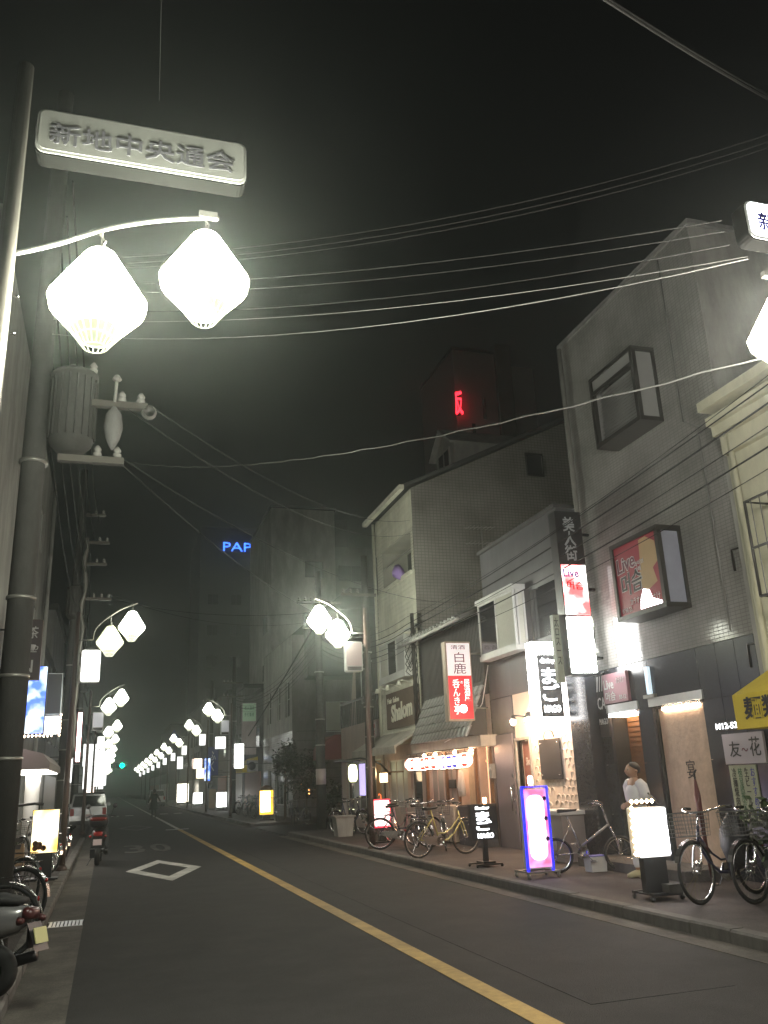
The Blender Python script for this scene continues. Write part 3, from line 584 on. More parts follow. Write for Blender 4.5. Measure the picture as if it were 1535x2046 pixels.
# tavern sign
s_ = thing('tavern_sign', 'white and red vertical sign with sake brand and tavern characters over the tiled lean-to', 'sign', (7.3, 17.85, 2.7))
MB().rrect(7.02, 7.64, 2.72, 4.46, .015, 17.8, 18.0).build('case', mat('rusty_cream_case', (.40,.32,.24), .6, noise=.2, dirt=.4), s_)
MB().box(7.06, 7.61, 18.001, 18.01, 2.76, 4.42).build('back_panel', E['whiteface'], s_); MB().box(7.06, 7.61, 17.79, 17.799, 3.70, 4.42).build('white_panel', E['whiteface'], s_); rp_ = MB().box(7.06, 7.61, 17.79, 17.799, 2.76, 3.694).build('red_panel', E['redface'], s_)
text('清酒', M['ink_p'], s_, (7.16, 17.786, 4.28), *FX, .34, .10); text('白\n鹿', M['ink_p'], s_, (7.2, 17.786, 3.74), *FX, .3, .48, .003, .0)
text('居酒屋', E['wsoft'], rp_, (7.42, 17.786, 3.14), *FX, .14, .48, .003, .004, vertical=True); text('呑んき亭', E['wsoft'], rp_, (7.15, 17.786, 2.86), *FX, .17, .76, .003, .006, vertical=True)
text('の', E['wsoft'], rp_, (7.34, 17.786, 3.52), *FX, .06, .06)
MB().lathe([(.02,-.02),(.09,0),(.02,.02)], 12, (7.37,17.78,2.98), 'Y').build('tube_glare', em('painted_glare', (1,.9,.85), 14), rp_)  # glowing disc on the panel front stands in for tube glare
for z in (3.0, 4.2): MB().tube([(7.64,17.9,z),(8.0,17.9,z)], .02, 6).build('bracket', M['steel'], s_)
# lantern row
lm = MB(); lm.cur = 0; lm.lathe([(.05,-.15),(.1,-.125),(.15,-.07),(.165,0),(.15,.07),(.1,.125),(.05,.15)], 14, caps=False); lb = lm.mesh('paper_shade', E['lant_w'])
lr_ = MB()
for k in range(0, 16, 4):
    for sg in (1, -1):
        for (r0, h0), (r1, h1) in (((.107,.126),(.142,.097)), ((.142,.097),(.160,.068))):
            pts = [(r_*math.cos(2*math.pi*(k+j)/16), r_*math.sin(2*math.pi*(k+j)/16), sg*h_) for r_, h_ in ((r0,h0),(r1,h1)) for j in (0, 2)]
            lr_.quad(pts[0], pts[1], pts[3], pts[2])
lrm = lr_.mesh('printed_band', em('red_band_lit', (1,.10,.06), .8, False)); lbm = lrm.copy(); lbm.materials[0] = em('blue_band_lit', (.1,.1,.8), .8, False)
lc = MB(); lc.lathe([(.05,-.17),(.05,-.15)], 12); lc.lathe([(.05,.15),(.05,.175)], 12); lc.tube([(0,0,.175),(0,0,.26)], .006, 4); lc = lc.mesh('cap', M['black'])
descr = ['farthest', 'second farthest', 'third farthest', 'fourth farthest', 'middle', 'fourth nearest', 'third nearest', 'second nearest', 'nearest']
for i in range(9):
    y = 21.3 - i*.45
    t = thing('paper_lantern', f'{descr[i]} round white paper lantern with {"blue" if i in (5,6,7) else "red"} bands in the row under the tavern eave', 'lantern', (7.3, y, 1.89 + random.uniform(-.012,.012)), 'round paper lanterns under the eave', random.uniform(0,3))
    inst(lb, 'paper_shade', t); inst(lbm if i in (5,6,7) else lrm, 'printed_band', t)['kind'] = 'stuff'; inst(lc, 'cap', t)
MB().tube([(7.3,21.6,2.15),(7.3,17.5,2.15)], .012, 6).build('rail', M['black'], b)

w = MB().tube([(7.93,17.55,3.9),(7.9,17.7,3.5),(7.86,17.85,3.1),(7.75,18.2,2.75),(7.6,18.9,2.45),(7.55,19.5,2.35)], .012, 6).build('hanging_cable', M['plastic_w'], None, (7.9,17.7,3.5)); tag(w, 'pale flex cable drooping from the white bay window to the tavern eave', 'cable')
# --- pale salon building
b = thing('salon_building', 'narrow pale four-storey hair salon building with sloping roof and tiled side wall', 'building', (8, 24, .1))
w = MB(); wall(w, 'X', 8.0, 22.2, 25.85, 2.5, 9.67, [(22.45, 25.2, 7.25, 8.45), (22.75, 25.0, 4.45, 5.45)], .9); w.build('wall', TDf, b)
w = MB(); side = [(8.0,.1),(8.0,9.67),(13.4,12.25),(16,11.0),(16,.1)]
w.tri_prism(side, 'Y', 22.2, 22.25); w.tri_prism(side, 'Y', 25.8, 25.85); w.build('side_wall', TD, b)
w = MB(); w.tri_prism([(7.72,9.62),(7.72,9.72),(13.4,12.45),(16.1,11.15),(16.1,11.03),(13.4,12.3)], 'Y', 22.1, 25.95); w.build('roof', M['dgrey'], b)
MB().box(7.6, 7.74, 22.05, 26.0, 9.56, 9.70).build('eave_gutter', M['siding'], b)
MB().tube([(7.9,25.8,9.6),(7.93,25.8,2.6)], .05, 8).build('downpipe', M['siding'], b)
bd = MB()
for k in range(14):
    z = 2.52 + k*.14
    for a0, b0 in ((22.2, 25.85),):
        if 4.4 < z < 5.5: continue
        bd.tri_prism([(7.975,z),(7.999,z),(7.999,z+.135),(7.988,z+.135)], 'Y', a0+.02, b0-.02)
for k in range(12): z = 5.55 + k*.14; bd.tri_prism([(7.975,z),(7.999,z),(7.999,z+.135),(7.988,z+.135)], 'Y', 22.22, 25.83)
for k in range(8): z = 8.5 + k*.14; bd.tri_prism([(7.975,z),(7.999,z),(7.999,z+.135),(7.988,z+.135)], 'Y', 22.22, 25.83)
bd = bd.build('siding_boards', M['siding'], b); bd['kind'] = 'stuff'
MB().box(8.85, 8.9, 22.4, 25.25, 7.2, 8.5).build('balcony_back', M['glass'], b)
MB().box(7.93, 7.99, 22.42, 25.23, 7.16, 7.26).build('balcony_rail', M['siding'], b); MB().tube([(8.0,22.45,7.9),(8.0,25.2,7.9)], .015, 6).build('clothes_pole', M['steel'], b)
cl = MB(); cl.tube([(7.92,23.5,7.62),(7.9,23.4,7.4),(7.93,23.25,7.25)], [.1,.2,.12], 8); cl = cl.build('hanging_cloth', M['purple'], None); tag(cl, 'purple towel hanging over the upper balcony rail of the salon building', 'towel')
MB().box(7.7, 7.998, 22.6, 25.1, 4.28, 4.44).build('bay_ledge', M['alu_frame'], b); MB().box(7.7, 7.998, 22.6, 25.1, 5.46, 5.52).build('bay_hood', M['siding'], b)
MB().box(7.9, 8.05, 22.15, 25.9, 5.56, 5.66).build('band', M['alu_frame'], b)
window(b, 'X', 7.72, 22.65, 25.05, 4.442, 5.458, d=.05, mull=2, pane=[M['glass2'], M['glass'], M['curtain']]); window(b, 'Y', 22.65, 7.79, 7.99, 4.442, 5.458, d=.05, mull=0, pane=M['glass2'])
for x0, x1, z0, z1 in ((11.8, 12.4, 10.3, 11.05), (14.0, 14.5, 9.6, 10.4)): window(b, 'Y', 22.2, x0, x1, z0, z1, d=.01, mull=0, frame=M['dark_frame'])
dm = MB(); dm.tri_prism([(22.9,10.6),(22.9,11.55),(23.7,12.15),(24.5,11.55),(24.5,10.6)], 'X', 9.75, 12.6); dm.build('dormer', M['pale'], b)
dm = MB(); dm.tri_prism([(22.75,11.45),(23.7,12.17),(24.65,11.45),(24.65,11.53),(23.7,12.27),(22.75,11.53)], 'X', 9.55, 12.7); dm.build('dormer_roof', M['pale'], b)
window(b, 'X', 9.75, 23.2, 24.2, 10.85, 11.5, d=-.01, mull=1, frame=M['pale'])
s_ = thing('salon_sign', 'brown wooden signboard reading Hair Salon Shalom on the pale siding', 'sign', (7.9, 23.8, 3.0))
for k in range(11): y = 22.25 + k*.268; MB().box(7.93, 7.97, y, y+.262, 2.98+.0, 4.02).build('plank', M['plank'], s_)
text('Shalom', mat('cream_letter', (.66,.64,.52), .5), s_, (7.925, 24.7, 3.15), (0,-1,.05), (0,0,1), 1.9, .5, .02, .03); text('Hair Salon', mat('cream_letter', (0,0,0)), s_, (7.925, 25.05, 3.72), *RX, 1.1, .16, .01, .01)
for i, y in enumerate((22.9, 24.0, 25.0)):
    l_ = thing('sign_spotlight', ['right hand', 'middle', 'left hand'][i] + ' small cream spotlight on an arm above the Shalom sign', 'lamp', (7.7, y, 4.1), 'spotlights above the salon sign')
    MB().tube([(7.97,y,4.13),(7.72,y,4.2),(7.62,y,4.16)], .014, 6).build('arm', M['siding'], l_); MB().lathe([(.035,.08),(.06,0),(.075,-.05)], 10, (7.6,y,4.1)).build('head', M['siding'], l_)
w = MB(); wall(w, 'X', 8.0, 22.2, 25.85, .1, 2.5, [(22.5, 23.4, .15, 2.1), (23.7, 25.5, .8, 2.1)], .15); w.build('shop_wall', mat('rose_white_front', (0,0,0)), b)
window(b, 'X', 8.0, 23.7, 25.5, .8, 2.1, d=.1, mull=2, pane=M['glass2']); window(b, 'X', 8.0, 22.5, 23.4, .15, 2.1, d=.1, mull=0, pane=[M['glass']], name='door')
a = thing('salon_awning', 'sloping pale canvas awning with faded characters over the salon front', 'awning', (7.6, 24, 2.4)); m_ = MB(); m_.tri_prism([(7.2,2.22),(7.2,2.42),(7.97,2.86),(7.97,2.80),(7.24,2.38),(7.24,2.22)], 'Y', 22.3, 26.6); m_.build('canvas', M['awning'], a)
text('美容', M['pale'], a, (7.195, 23.3, 2.24), *RX, .7, .17)
# --- corner shop before the side street
b = thing('corner_shop', 'white two-storey corner shop with green and orange lanterns before the side street', 'shop', (8, 28.5, .1))
w = MB(); wall(w, 'X', 8.0, 25.95, 31.0, .1, 3.4, [(26.2, 27.2, .15, 2.2), (27.5, 30.4, .5, 2.2)], .2); w.quad((8,25.95,3.4),(8,31,3.4),(14,31,3.4),(14,25.95,3.4)); w.quad((8,31,.1),(14,31,.1),(14,31,6.4),(8.6,31,6.4)); w.build('wall', mat('rose_white_front', (0,0,0)), b)
w = MB(); wall(w, 'X', 8.6, 25.95, 31.0, 3.4, 6.4, [(26.5, 28, 4.2, 5.6), (28.8, 30.4, 4.2, 5.6)], .1); w.quad((8.6,25.95,6.4),(8.6,31,6.4),(14,31,7.4),(14,25.95,7.4)); w.build('upper_wall', M['dgrey'], b)
for y0, y1 in ((26.5, 28), (28.8, 30.4)): window(b, 'X', 8.6, y0, y1, 4.2, 5.6, d=.08)
rl = MB()
for k in range(24): y = 26.0 + k*.21; rl.box(8.02, 8.05, y, y+.03, 3.4, 4.2)
rl.box(8.0, 8.07, 25.95, 31, 4.2, 4.26); rl.build('balcony_rail', M['dark_frame'], b)
window(b, 'X', 8.0, 27.5, 30.4, .5, 2.2, d=.12, mull=3, pane=[M['glass2'], M['glass']]); window(b, 'X', 8.0, 26.2, 27.2, .15, 2.2, d=.15, mull=0, pane=mat('warm_door_pane', (.4,.2,.1), .5), name='door')
MB().box(8.05, 8.1, 28.3, 28.9, 1.1, 2.1).build('lit_poster', em('lilac_poster_lit', (.6,.5,1), 1.2), b)
s_ = thing('shop_sign', 'dull pink signboard with faded red characters above the corner shop', 'sign', (7.95, 26.9, 2.7)); MB().box(7.93, 7.99, 26.3, 27.5, 2.72, 3.32).build('panel', M['signface'], s_); text('喜楽', M['red'], s_, (7.925, 27.35, 2.78), *RX, .9, .3); text('お好み焼', M['red'], s_, (7.925, 27.35, 3.13), *RX, .9, .13)
for (x, y, z, m_, d_) in ((7.3, 26.95, 1.8, 'lant_g', 'pale green'), (7.3, 24.9, 1.74, 'lant_o', 'orange white')):
    t = thing('paper_lantern', f'{d_} tall paper lantern hanging before the corner shop', 'lantern', (x, y, z), 'tall lanterns at the corner shop')
    m2 = MB(); m2.lathe([(.08,-.26),(.13,-.2),(.15,0),(.13,.2),(.08,.26)], 12, (x,y,z)); m2.build('paper_shade', E[m_], t); m2 = MB(); m2.lathe([(.08,.26),(.08,.29)], 12, (x,y,z)); m2.lathe([(.08,-.29),(.08,-.26)], 12, (x,y,z)); m2.tube([(x,y,z+.29),(x,y,z+.5)], .01, 4); m2.build('cap', M['black'], t)
t = thing('box_lantern', 'small square warm lantern on the post at the corner shop', 'lantern', (7.4, 24.05, 1.5)); MB().box(7.32, 7.5, 23.98, 24.12, 1.5, 1.74).build('shade', E['warmbox'], t); MB().box(7.3, 7.98, 23.96, 24.14, 1.745, 1.78).build('bracket', M['wood'], t)
a = thing('curved_canopy_frame', 'curved dark pipe canopy frame over the corner shop door', 'frame', (7.5, 26, 2.1)); MB().tube([(7.98,25.2,1.7),(7.7,25.2,2.0),(7.4,25.2,2.15),(7.1,25.3,2.2),(7.1,28.5,2.2),(7.98,28.5,2.2)], .03, 8).build('pipe', M['black'], a)
a = thing('maroon_awning', 'maroon rounded canvas awning at the mouth of the side street', 'awning', (8, 32, 2.6))
m_ = MB(); m_.tri_prism([(7.3,2.35),(7.32,2.75),(7.5,3.05),(7.8,3.2),(8.0,3.2),(8.0,2.35)], 'Y', 31.05, 32.6); m_.build('canvas', M['awn_r'], a)

# --- building across the side street
b = thing('street_corner_building', 'pale three-storey building across the side street with shiny white tiled base', 'building', (8, 44, 0))
w = MB(); wall(w, 'X', 8.0, 40, 48, 3.9, 8.35, [(40.6, 41.7, 4.6, 6.3), (43, 44, 4.6, 6.3), (45.6, 46.8, 4.6, 6.3)], .2); w.build('wall', M['pale'], b)
w = MB(); wall(w, 'Y', 40.0, 8.0, 16, .0, 8.35, [(9.6, 11.0, 3.8, 5.2)], .15); w.quad((8,40,8.35),(16,40,8.35),(16,48,8.35),(8,48,8.35)); w.quad((8,48,0),(8,48,8.35),(16,48,8.35),(16,48,0)); w.build('side_wall', mat('mauve_grey_siding', (.20,.185,.18), .8, noise=.1, dirt=.3), b)
w = MB(); wall(w, 'X', 8.0, 40, 48, .1, 3.9, [(41.0, 44.5, .6, 2.3), (45.5, 46.6, .15, 2.3)], .2); w.build('tiled_base', TG, b)
for y0, y1 in ((40.6, 41.7), (43, 44), (45.6, 46.8)): window(b, 'X', 8.0, y0, y1, 4.6, 6.3, d=.15, mull=0, bars=1)
window(b, 'Y', 40.0, 9.6, 11.0, 3.8, 5.2, d=.08, mull=1, pane=[M['curtain'], M['glass']]); window(b, 'X', 8.0, 41.0, 44.5, .6, 2.3, d=.12, mull=3); window(b, 'X', 8.0, 45.5, 46.6, .15, 2.3, d=.12, mull=0, name='door')
w = MB(); w.tri_prism([(39.2,6.3),(40,6.2),(40,9.4),(39.8,9.4)], 'X', 8.6, 12.5); w.tri_prism([(8.0,8.36),(16,8.36),(16,10.6),(11,10.8)], 'Y', 40.3, 47.8); w.build('roof', M['dgrey'], b)
for k in range(9): MB().box(8.2, 15.8, 39.975, 39.995, .5+k*.42, .515+k*.42).build('siding_line', M['dgrey'], b)
s_ = thing('wall_letters', 'small vertical white letters on the grey wall across the side street', 'sign', (9.9, 39.9, 2.8)); MB().box(9.75, 10.15, 39.9, 39.97, 2.55, 3.65).build('panel', M['grey'], s_); text('エーエ', M['ink_w'], s_, (9.85, 39.893, 2.65), *FX, .2, .9, .003, .02, vertical=True)
s_ = thing('banner_sign', 'tall narrow sign with green characters over a faded mauve panel', 'sign', (7.4, 49, 3.2)); MB().rrect(6.96, 7.76, 3.2, 6.0, .02, 49, 49.2).build('case', mat('mauve_sign_face', (.33,.27,.26), .5, noise=.15, dirt=.3), s_); MB().box(6.99, 7.73, 48.985, 48.998, 5.0, 5.97).build('top_panel', em('pale_green_sign', (.5,.75,.5), .10), s_)
text('炭火酒房', M['ink_g'], s_, (7.08, 48.975, 5.6), *FX, .56, .22, .003, .01); text('手打蕎麦', M['ink_g'], s_, (7.08, 48.975, 5.25), *FX, .56, .22, .003, .01)
MB().tube([(7.76,49.1,3.6),(8,49.1,3.6)], .03, 6).build('bracket', M['steel'], s_)

# --- far buildings
def block(name, label, x0, x1, y0, y1, h, m, wx=(), wy=(), z0=0):
    b = thing(name, label, 'building', ((x0+x1)/2, (y0+y1)/2, z0))
    MB().box(x0, x1, y0, y1, z0, h).build('wall', m, b); MB().box(x0-.1, x1+.1, y0-.1, y1+.1, h+.005, h+.25).build('parapet_cap', M['dgrey'], b)
    for (a, c, e, g_) in wx: window(b, 'Y', y0, a, c, e, g_, d=-.01, mull=1, frame=M['dark_frame'])
    for (a, c, e, g_) in wy: window(b, 'X', x0 if x0 > 0 else x1, a, c, e, g_, d=-.01 if x0 > 0 else -.01, s=1 if x0 > 0 else -1, mull=1, frame=M['dark_frame'])
    return b
b = block('grey_block', 'tall windowless looking grey apartment block beyond the side street', 12.3, 17.9, 70, 82, 24.5, mat('mauve_grey_concrete', (.55,.52,.50), .9, noise=.1, dirt=.3), [(15.2, 16.8, 18.4, 19.8)], [(72, 74, z, z+1.4) for z in (6, 10, 14)])
MB().box(17.91, 22, 71, 80, 0, 21.5).build('side_wing', M['grey'], b); MB().box(17.91, 19.9, 73, 79, 21.5, 24.6).build('roof_room', M['dgrey'], b); window(b, 'Y', 71, 18.4, 20.8, 18.4, 19.8, d=-.01, frame=M['dark_frame'])
b = block('tower_block', 'dark tower with a red neon character high above the salon roof', 26, 29.8, 60, 68, 36.2, mat('brown_dark_concrete', (.48,.44,.43), .9, noise=.15), [(28.4, 28.7, 30, 32), (27.3, 27.6, 28.3, 29.5)])
MB().box(29.81, 31.2, 59.6, 66, 20, 37).build('stair_shaft', M['dgrey'], b); MB().box(31.21, 34, 61, 66, 20, 35.8).build('side_wing', mat('brown_dark_concrete', (0,0,0)), b)
s_ = thing('red_neon_sign', 'red neon character glowing on the edge of the dark tower', 'neon sign', (26, 59.7, 30)); text('反', E['neonr'], s_, (25.75, 59.6, 30.0), *FX, .68, 2.2, .1, .03); MB().box(26.0, 26.3, 59.72, 59.98, 30.1, 32.2).build('backing', M['black'], s_)
b = block('neon_block', 'dark distant office block carrying the blue neon letters', 10, 19.3, 110, 125, 34.2, mat('near_black_concrete', (.035,.034,.034), .9, noise=.2, nscale=.4), [(x, x+1.4, z, z+1.4) for x in (11, 14, 17) for z in (12, 16, 20, 24)])
s_ = thing('blue_neon_sign', 'blue neon sign reading PAP. on the dark distant block', 'neon sign', (12.9, 109.8, 32)); text('PAP.', E['neonb'], s_, (12.9, 109.7, 31.2), *FX, 4.1, 1.15, .15, -.012); MB().box(12.9, 17.1, 109.86, 109.98, 31.1, 31.2).build('rail', M['black'], s_)
rnd = random.Random(3)
for i, (y0, y1, h, mm, de) in enumerate(((48.3,55,6.5,'dgrey','low dark shop block with a yellow shop awning'), (55.2,63,7.5,'grey','grey shop block with rust red ground floor'), (63.2,69,8,'dgrey','dark shop block behind the blue lit sign'), (83,95,9,'grey','distant grey block right of the road'), (95.5,108,7,'pale','distant pale block right of the road'), (126,150,10,'dgrey','far dark block near the right end of the street'), (150.5,185,8,'grey','farthest grey block on the right'))):
    wy = [(a, a+1.2, z, z+1.2) for z in (3.6, 5.4) if z + 1.6 < h for a in [y0 + .8 + k*2.4 for k in range(int((y1-y0-1)/2.4))]]
    b = block('shop_block', de, 8.0, 13.5, y0, y1, h, M[mm], (), wy)
    MB().box(7.95, 7.99, y0+.4, y1-.4, .2, 2.3).build('shop_front', M['glass2'] if i % 2 else mat('rust_front', (.25,.08,.05), .6, noise=.3), b)
MB().tri_prism([(7.1,2.3),(7.1,2.5),(7.95,3.1),(7.95,2.3)], 'Y', 49.6, 53.5).build('yellow_shop_awning', M['awn_y'], None); tag(bpy.data.objects['yellow_shop_awning'], 'small yellow awning on the far dark shop block', 'awning')
for i, (y0, y1, h, mm, de) in enumerate(((30,38,6.5,'dgrey','dark low block beyond the pale left building'), (38.2,47,9,'grey','grey left block behind the second lamp'), (47.3,58,7,'pale','pale left block behind the third lamp'), (58.3,75,8,'dgrey','dark left block by the signal'), (75.5,95,10,'grey','distant grey left block'), (95.5,125,8,'dgrey','far dark left block'), (125.5,185,9,'grey','farthest block on the left side of the street'))):
    wy = [(a, a+1.2, z, z+1.2) for z in (3.6, 5.6) if z + 1.6 < h for a in [y0 + .8 + k*2.4 for k in range(int((y1-y0-1)/2.4))]]
    b = block('shop_block', de, -8, -2.5, y0, y1, h, M[mm], (), wy)
    MB().box(-2.49, -2.45, y0+.4, y1-.4, .2, 2.3).build('shop_front', M['glass2'], b)

# ============================================================ LEFT BUILDINGS
b = thing('pale_building', 'tall pale building on the left with a downpipe at its far corner', 'building', (-2.3, 26, .1))
w = MB(); wall(w, 'X', -2.3, 14, 29.7, 2.9, 11.5, [(26, 27, 5.5, 6.8), (26, 27, 8.5, 9.8)], -.15); wall(w, 'X', -2.3, 14, 29.7, .1, 2.9, [(24.6, 25.6, .1, 2.1), (26.3, 28.4, .8, 2.1)], -.15); w.quad((-2.3,29.7,.1),(-9,29.7,.1),(-9,29.7,11.5),(-2.3,29.7,11.5)); w.quad((-2.3,14,11.5),(-2.3,29.7,11.5),(-9,29.7,11.5),(-9,14,11.5)); w.build('wall', M['pale'], b)
for z in (5.5, 8.5): window(b, 'X', -2.3, 26, 27, z, z+1.3, d=.1, s=-1)
window(b, 'X', -2.3, 26.3, 28.4, .8, 2.1, d=.1, s=-1, pane=M['glass2'], mull=2); window(b, 'X', -2.3, 24.6, 25.6, .1, 2.1, d=.1, s=-1, mull=0, name='door')
MB().tube([(-2.22,29.6,.2),(-2.22,29.6,11.4)], .06, 8).build('downpipe', M['alu_frame'], b)
MB().box(-2.28, -2.2, 19.5, 23, 2.9, 3.95).build('orange_panel', mat('rust_orange_panel', (.36,.12,.06), .6, noise=.15), b)
a = thing('box_awning', 'grey box awning with a bright lit underside over the left shop front', 'awning', (-1.8, 22, 2)); m_ = MB(); m_.tri_prism([(-2.28,2.06),(-1.2,2.06),(-1.2,2.2),(-1.35,2.38),(-2.28,2.62)], 'Y', 20, 24.6); m_.build('canvas', mat('mauve_grey_canvas', (.30,.27,.25), .8, noise=.1), a)
MB().box(-2.2, -1.26, 20.1, 24.5, 2.035, 2.055).build('light_panel', E['ceil'], a)
# left signs
def vsign(name, label, x0, x1, z0, z1, y, face, case='brown_steel', th=.16, texts=(), extra=None):
    s_ = thing(name, label, 'sign', ((x0+x1)/2, y+th/2, z0)); MB().rrect(x0, x1, z0, z1, .02, y, y+th).build('case', M[case], s_)
    MB().rrect(x0+.02, x1-.02, z0+.02, z1-.02, .02, y-.01, y-.002).build('face', face, s_)
    for (t_, m_, x, z, w_, h_, v_) in texts: text(t_, m_, s_, (x, y-.014, z), *FX, w_, h_, .003, .01, vertical=v_)
    xw = 8.0 if x0 > 0 else -2.3; xe = x1 if x0 > 0 else x0
    MB().rrect(x0+.02, x1-.02, z0+.02, z1-.02, .02, y+th+.002, y+th+.01).build('back_face', face, s_)
    if abs(xw - xe) > .05: MB().tube([(xe, y+th/2, z1-.2), (xw, y+th/2, z1-.2)], .02, 6).build('bracket', M['black'], s_); MB().tube([(xe, y+th/2, z0+.2), (xw, y+th/2, z0+.2)], .02, 6).build('bracket', M['black'], s_)
    return s_
s_ = vsign('tea_sign', 'dark maroon coffee shop sign with tea character, white cup and letter N', -1.85, -1.39, 3.68, 4.86, 18, mat('dark_maroon_face', (.06,.04,.045), .4), texts=(('茶', M['ink_w'], -1.66, 4.48, .2, .24, False), ('N', M['ink_w'], -1.72, 3.82, .2, .24, False)))
cup = MB(); cup.lathe([(.04,-.06),(.06,-.02),(.07,.05)], 12, (-1.56,17.975,4.3)); cup.tube([(-1.49,17.97,4.33),(-1.45,17.97,4.31),(-1.46,17.97,4.27),(-1.5,17.97,4.25)], .01, 6); cup.box(-1.65,-1.47,17.965,17.98,4.21,4.225); cup.build('cup_emblem', M['ink_w'], s_)
vsign('blue_light_sign', 'blue and white glowing vertical sign behind the dark blank sign', -1.85, -1.43, 2.83, 4.35, 21, E['blue'], 'black')
vsign('blank_sign', 'dark unlit blank vertical sign panel on the left', -1.61, -1.21, 3.42, 4.43, 23, mat('unlit_dark_panel', (.06,.06,.058), .35), 'alu')
vsign('white_light_sign', 'broad white glowing sign under the dark blank panel', -1.63, -1.2, 2.93, 3.39, 22.9, E['boxhot'], 'black')
s_ = thing('bulb_string', 'string of small warm bulbs round the broad white glowing sign', 'bulb string', (-1.4, 22.85, 2.9))
for k in range(7): MB().lathe([(.005,-.03),(.025,0),(.005,.03)], 8, (-1.19+random.uniform(-.01,.01), 22.86, 2.92+k*.08)).build('bulb', em('string_bulb_lit', (1,.75,.55), 14, False), s_)
for k in range(9): MB().lathe([(.005,-.03),(.025,0),(.005,.03)], 8, (-1.9+k*.08, 21-.05, 2.8+random.uniform(-.01,.01))).build('bulb', em('string_bulb_lit', (1,.75,.55), 14, False), s_)
MB().tube([(-1.19,22.86,2.9),(-1.19,22.86,3.42)], .006, 4).build('wire', M['cable'], s_)
vsign('pillar_light_sign', 'tall thin white glowing sign with a red cap, left of the lamp post', -1.66, -1.37, 2.45, 4.3, 33, E['boxhot'], 'red', texts=())
vsign('strip_light_sign', 'tall thin white glowing strip just right of the red capped pillar sign', -1.17, -1.0, 2.6, 4.35, 33.6, E['boxhot'], 'red')
vsign('pink_light_sign', 'small pink white glowing sign over the awning at the left edge', -1.86, -1.72, 2.35, 2.95, 19.2, em('pink_white_lit', (1,.75,.85), 9), 'red')
for i, (x0, x1, z0, z1, y, e, de) in enumerate(((-1.75,-1.35,2.0,3.3,44,'boxfar','white glowing square sign behind the parked car'), (-1.25,-.85,1.7,3.5,48,'boxfar','bright vertical white sign left of the car roof'), (-1.5,-.6,3.0,4.3,55,'boxfar','wide white glowing sign at mid distance on the left'),
    (-1.2,-.5,1.9,3.6,62,'boxfar','white sign under the distant left lamps'), (-1.1,-.4,2.6,4.6,72,'boxfar','tall white sign beneath the clustered left lamps'), (-1.6,-.9,1.2,2.4,66,'lant_w','pinkish glowing sign far along the left pavement'), (-1.2,-.4,1.8,3.6,88,'boxfar','faint far white sign beyond the left lamps'), (-1.0,-.2,2.2,3.8,105,'boxfar','farthest white sign on the left'))):
    vsign('distant_light_sign', de, x0, x1, z0, z1, y, E[e], 'black')
for (x0, x1, z0, z1, y, e, de) in ((6.14,6.65,2.43,3.66,46,'boxhot','white rounded glowing sign left of the yellow awning'), (5.95,6.35,1.95,3.4,59,'blue','blue framed glowing sign on the right side of the street'), (6.5,7.2,3.9,4.7,58,'boxfar','white glowing sign with a red top far on the right'), (6.3,7.1,3.0,3.8,72,'lant_w','small pinkish sign on the distant right'),
    (6.1,6.8,2.2,2.9,66,'lant_o','small yellowish sign above the far right pavement'), (6.3,7.0,3.4,4.6,90,'boxfar','farthest white sign on the right')):
    vsign('distant_light_sign', de, x0, x1, z0, z1, y, E[e], 'black')
vsign('dark_blue_sign', 'dark unlit blue sign behind the blue framed light sign', 6.3, 7.1, 2.3, 4.2, 61, mat('blue_face', (.04,.05,.2), .5), 'black', texts=(('ふく', M['ink_w'], 6.5, 2.6, .4, 1.3, True),))
# free-standing pavement signs far off
def standing(name, label, x, y, w, z0, z1, face, case='black', th=.14, z=.115, base=True):
    s_ = thing(name, label, 'sign', (x, y, z)); MB().rrect(x-w/2, x+w/2, z0, z1, .03, y-th/2, y+th/2).build('case', M[case], s_); MB().rrect(x-w/2+.02, x+w/2-.02, z0+.02, z1-.02, .03, y-th/2-.012, y-th/2-.002).build('face', face, s_)
    if base: m_ = MB(); m_.box(x-w*.25, x+w*.25, y-.05, y+.05, z+.08, z0); m_.box(x-w*.5, x+w*.5, y-.22, y+.22, z+.03, z+.08); m_.build('base', M['black'], s_)
    return s_
standing('yellow_menu_board', 'amber and white glowing menu stand at the side street corner', 6.45, 38, .62, .35, 1.36, E['amber'])
s_ = [o for o in C.objects if o.name.startswith('yellow_menu_board')][0]
MB().box(6.2, 6.6, 37.9, 37.912, .48, 1.3).build('menu_sheet', E['boxhot'], s_); MB().lathe([(.3,1.38),(.22,1.5),(.05,1.55)], 10, (6.45,38,0)).build('hood', M['wood'], s_)
standing('white_light_stand', 'square white glowing stand beside the distant right pavement', 6.85, 57, .65, .35, 1.24, E['boxhot'])
standing('cream_light_stand', 'cream glowing slab stand far along the right pavement', 6.9, 88, 1.1, .3, 2.0, E['warmbox'] if False else em('cream_lit', (1,.92,.75), 7))
standing('small_light_stand', 'small white glowing stand beyond the cream slab stand', 6.9, 73, .75, .35, 1.2, E['boxhot'])
s_ = thing('easel_board', 'rounded pale menu easel beside the white glowing stand', 'board', (6.35, 57.3, .115)); MB().rrect(6.05, 6.6, .2, 1.55, .12, 57.3, 57.34).build('frame', M['pale'], s_); MB().rrect(6.1, 6.55, .3, 1.45, .1, 57.285, 57.297).build('panel', M['poster'], s_)

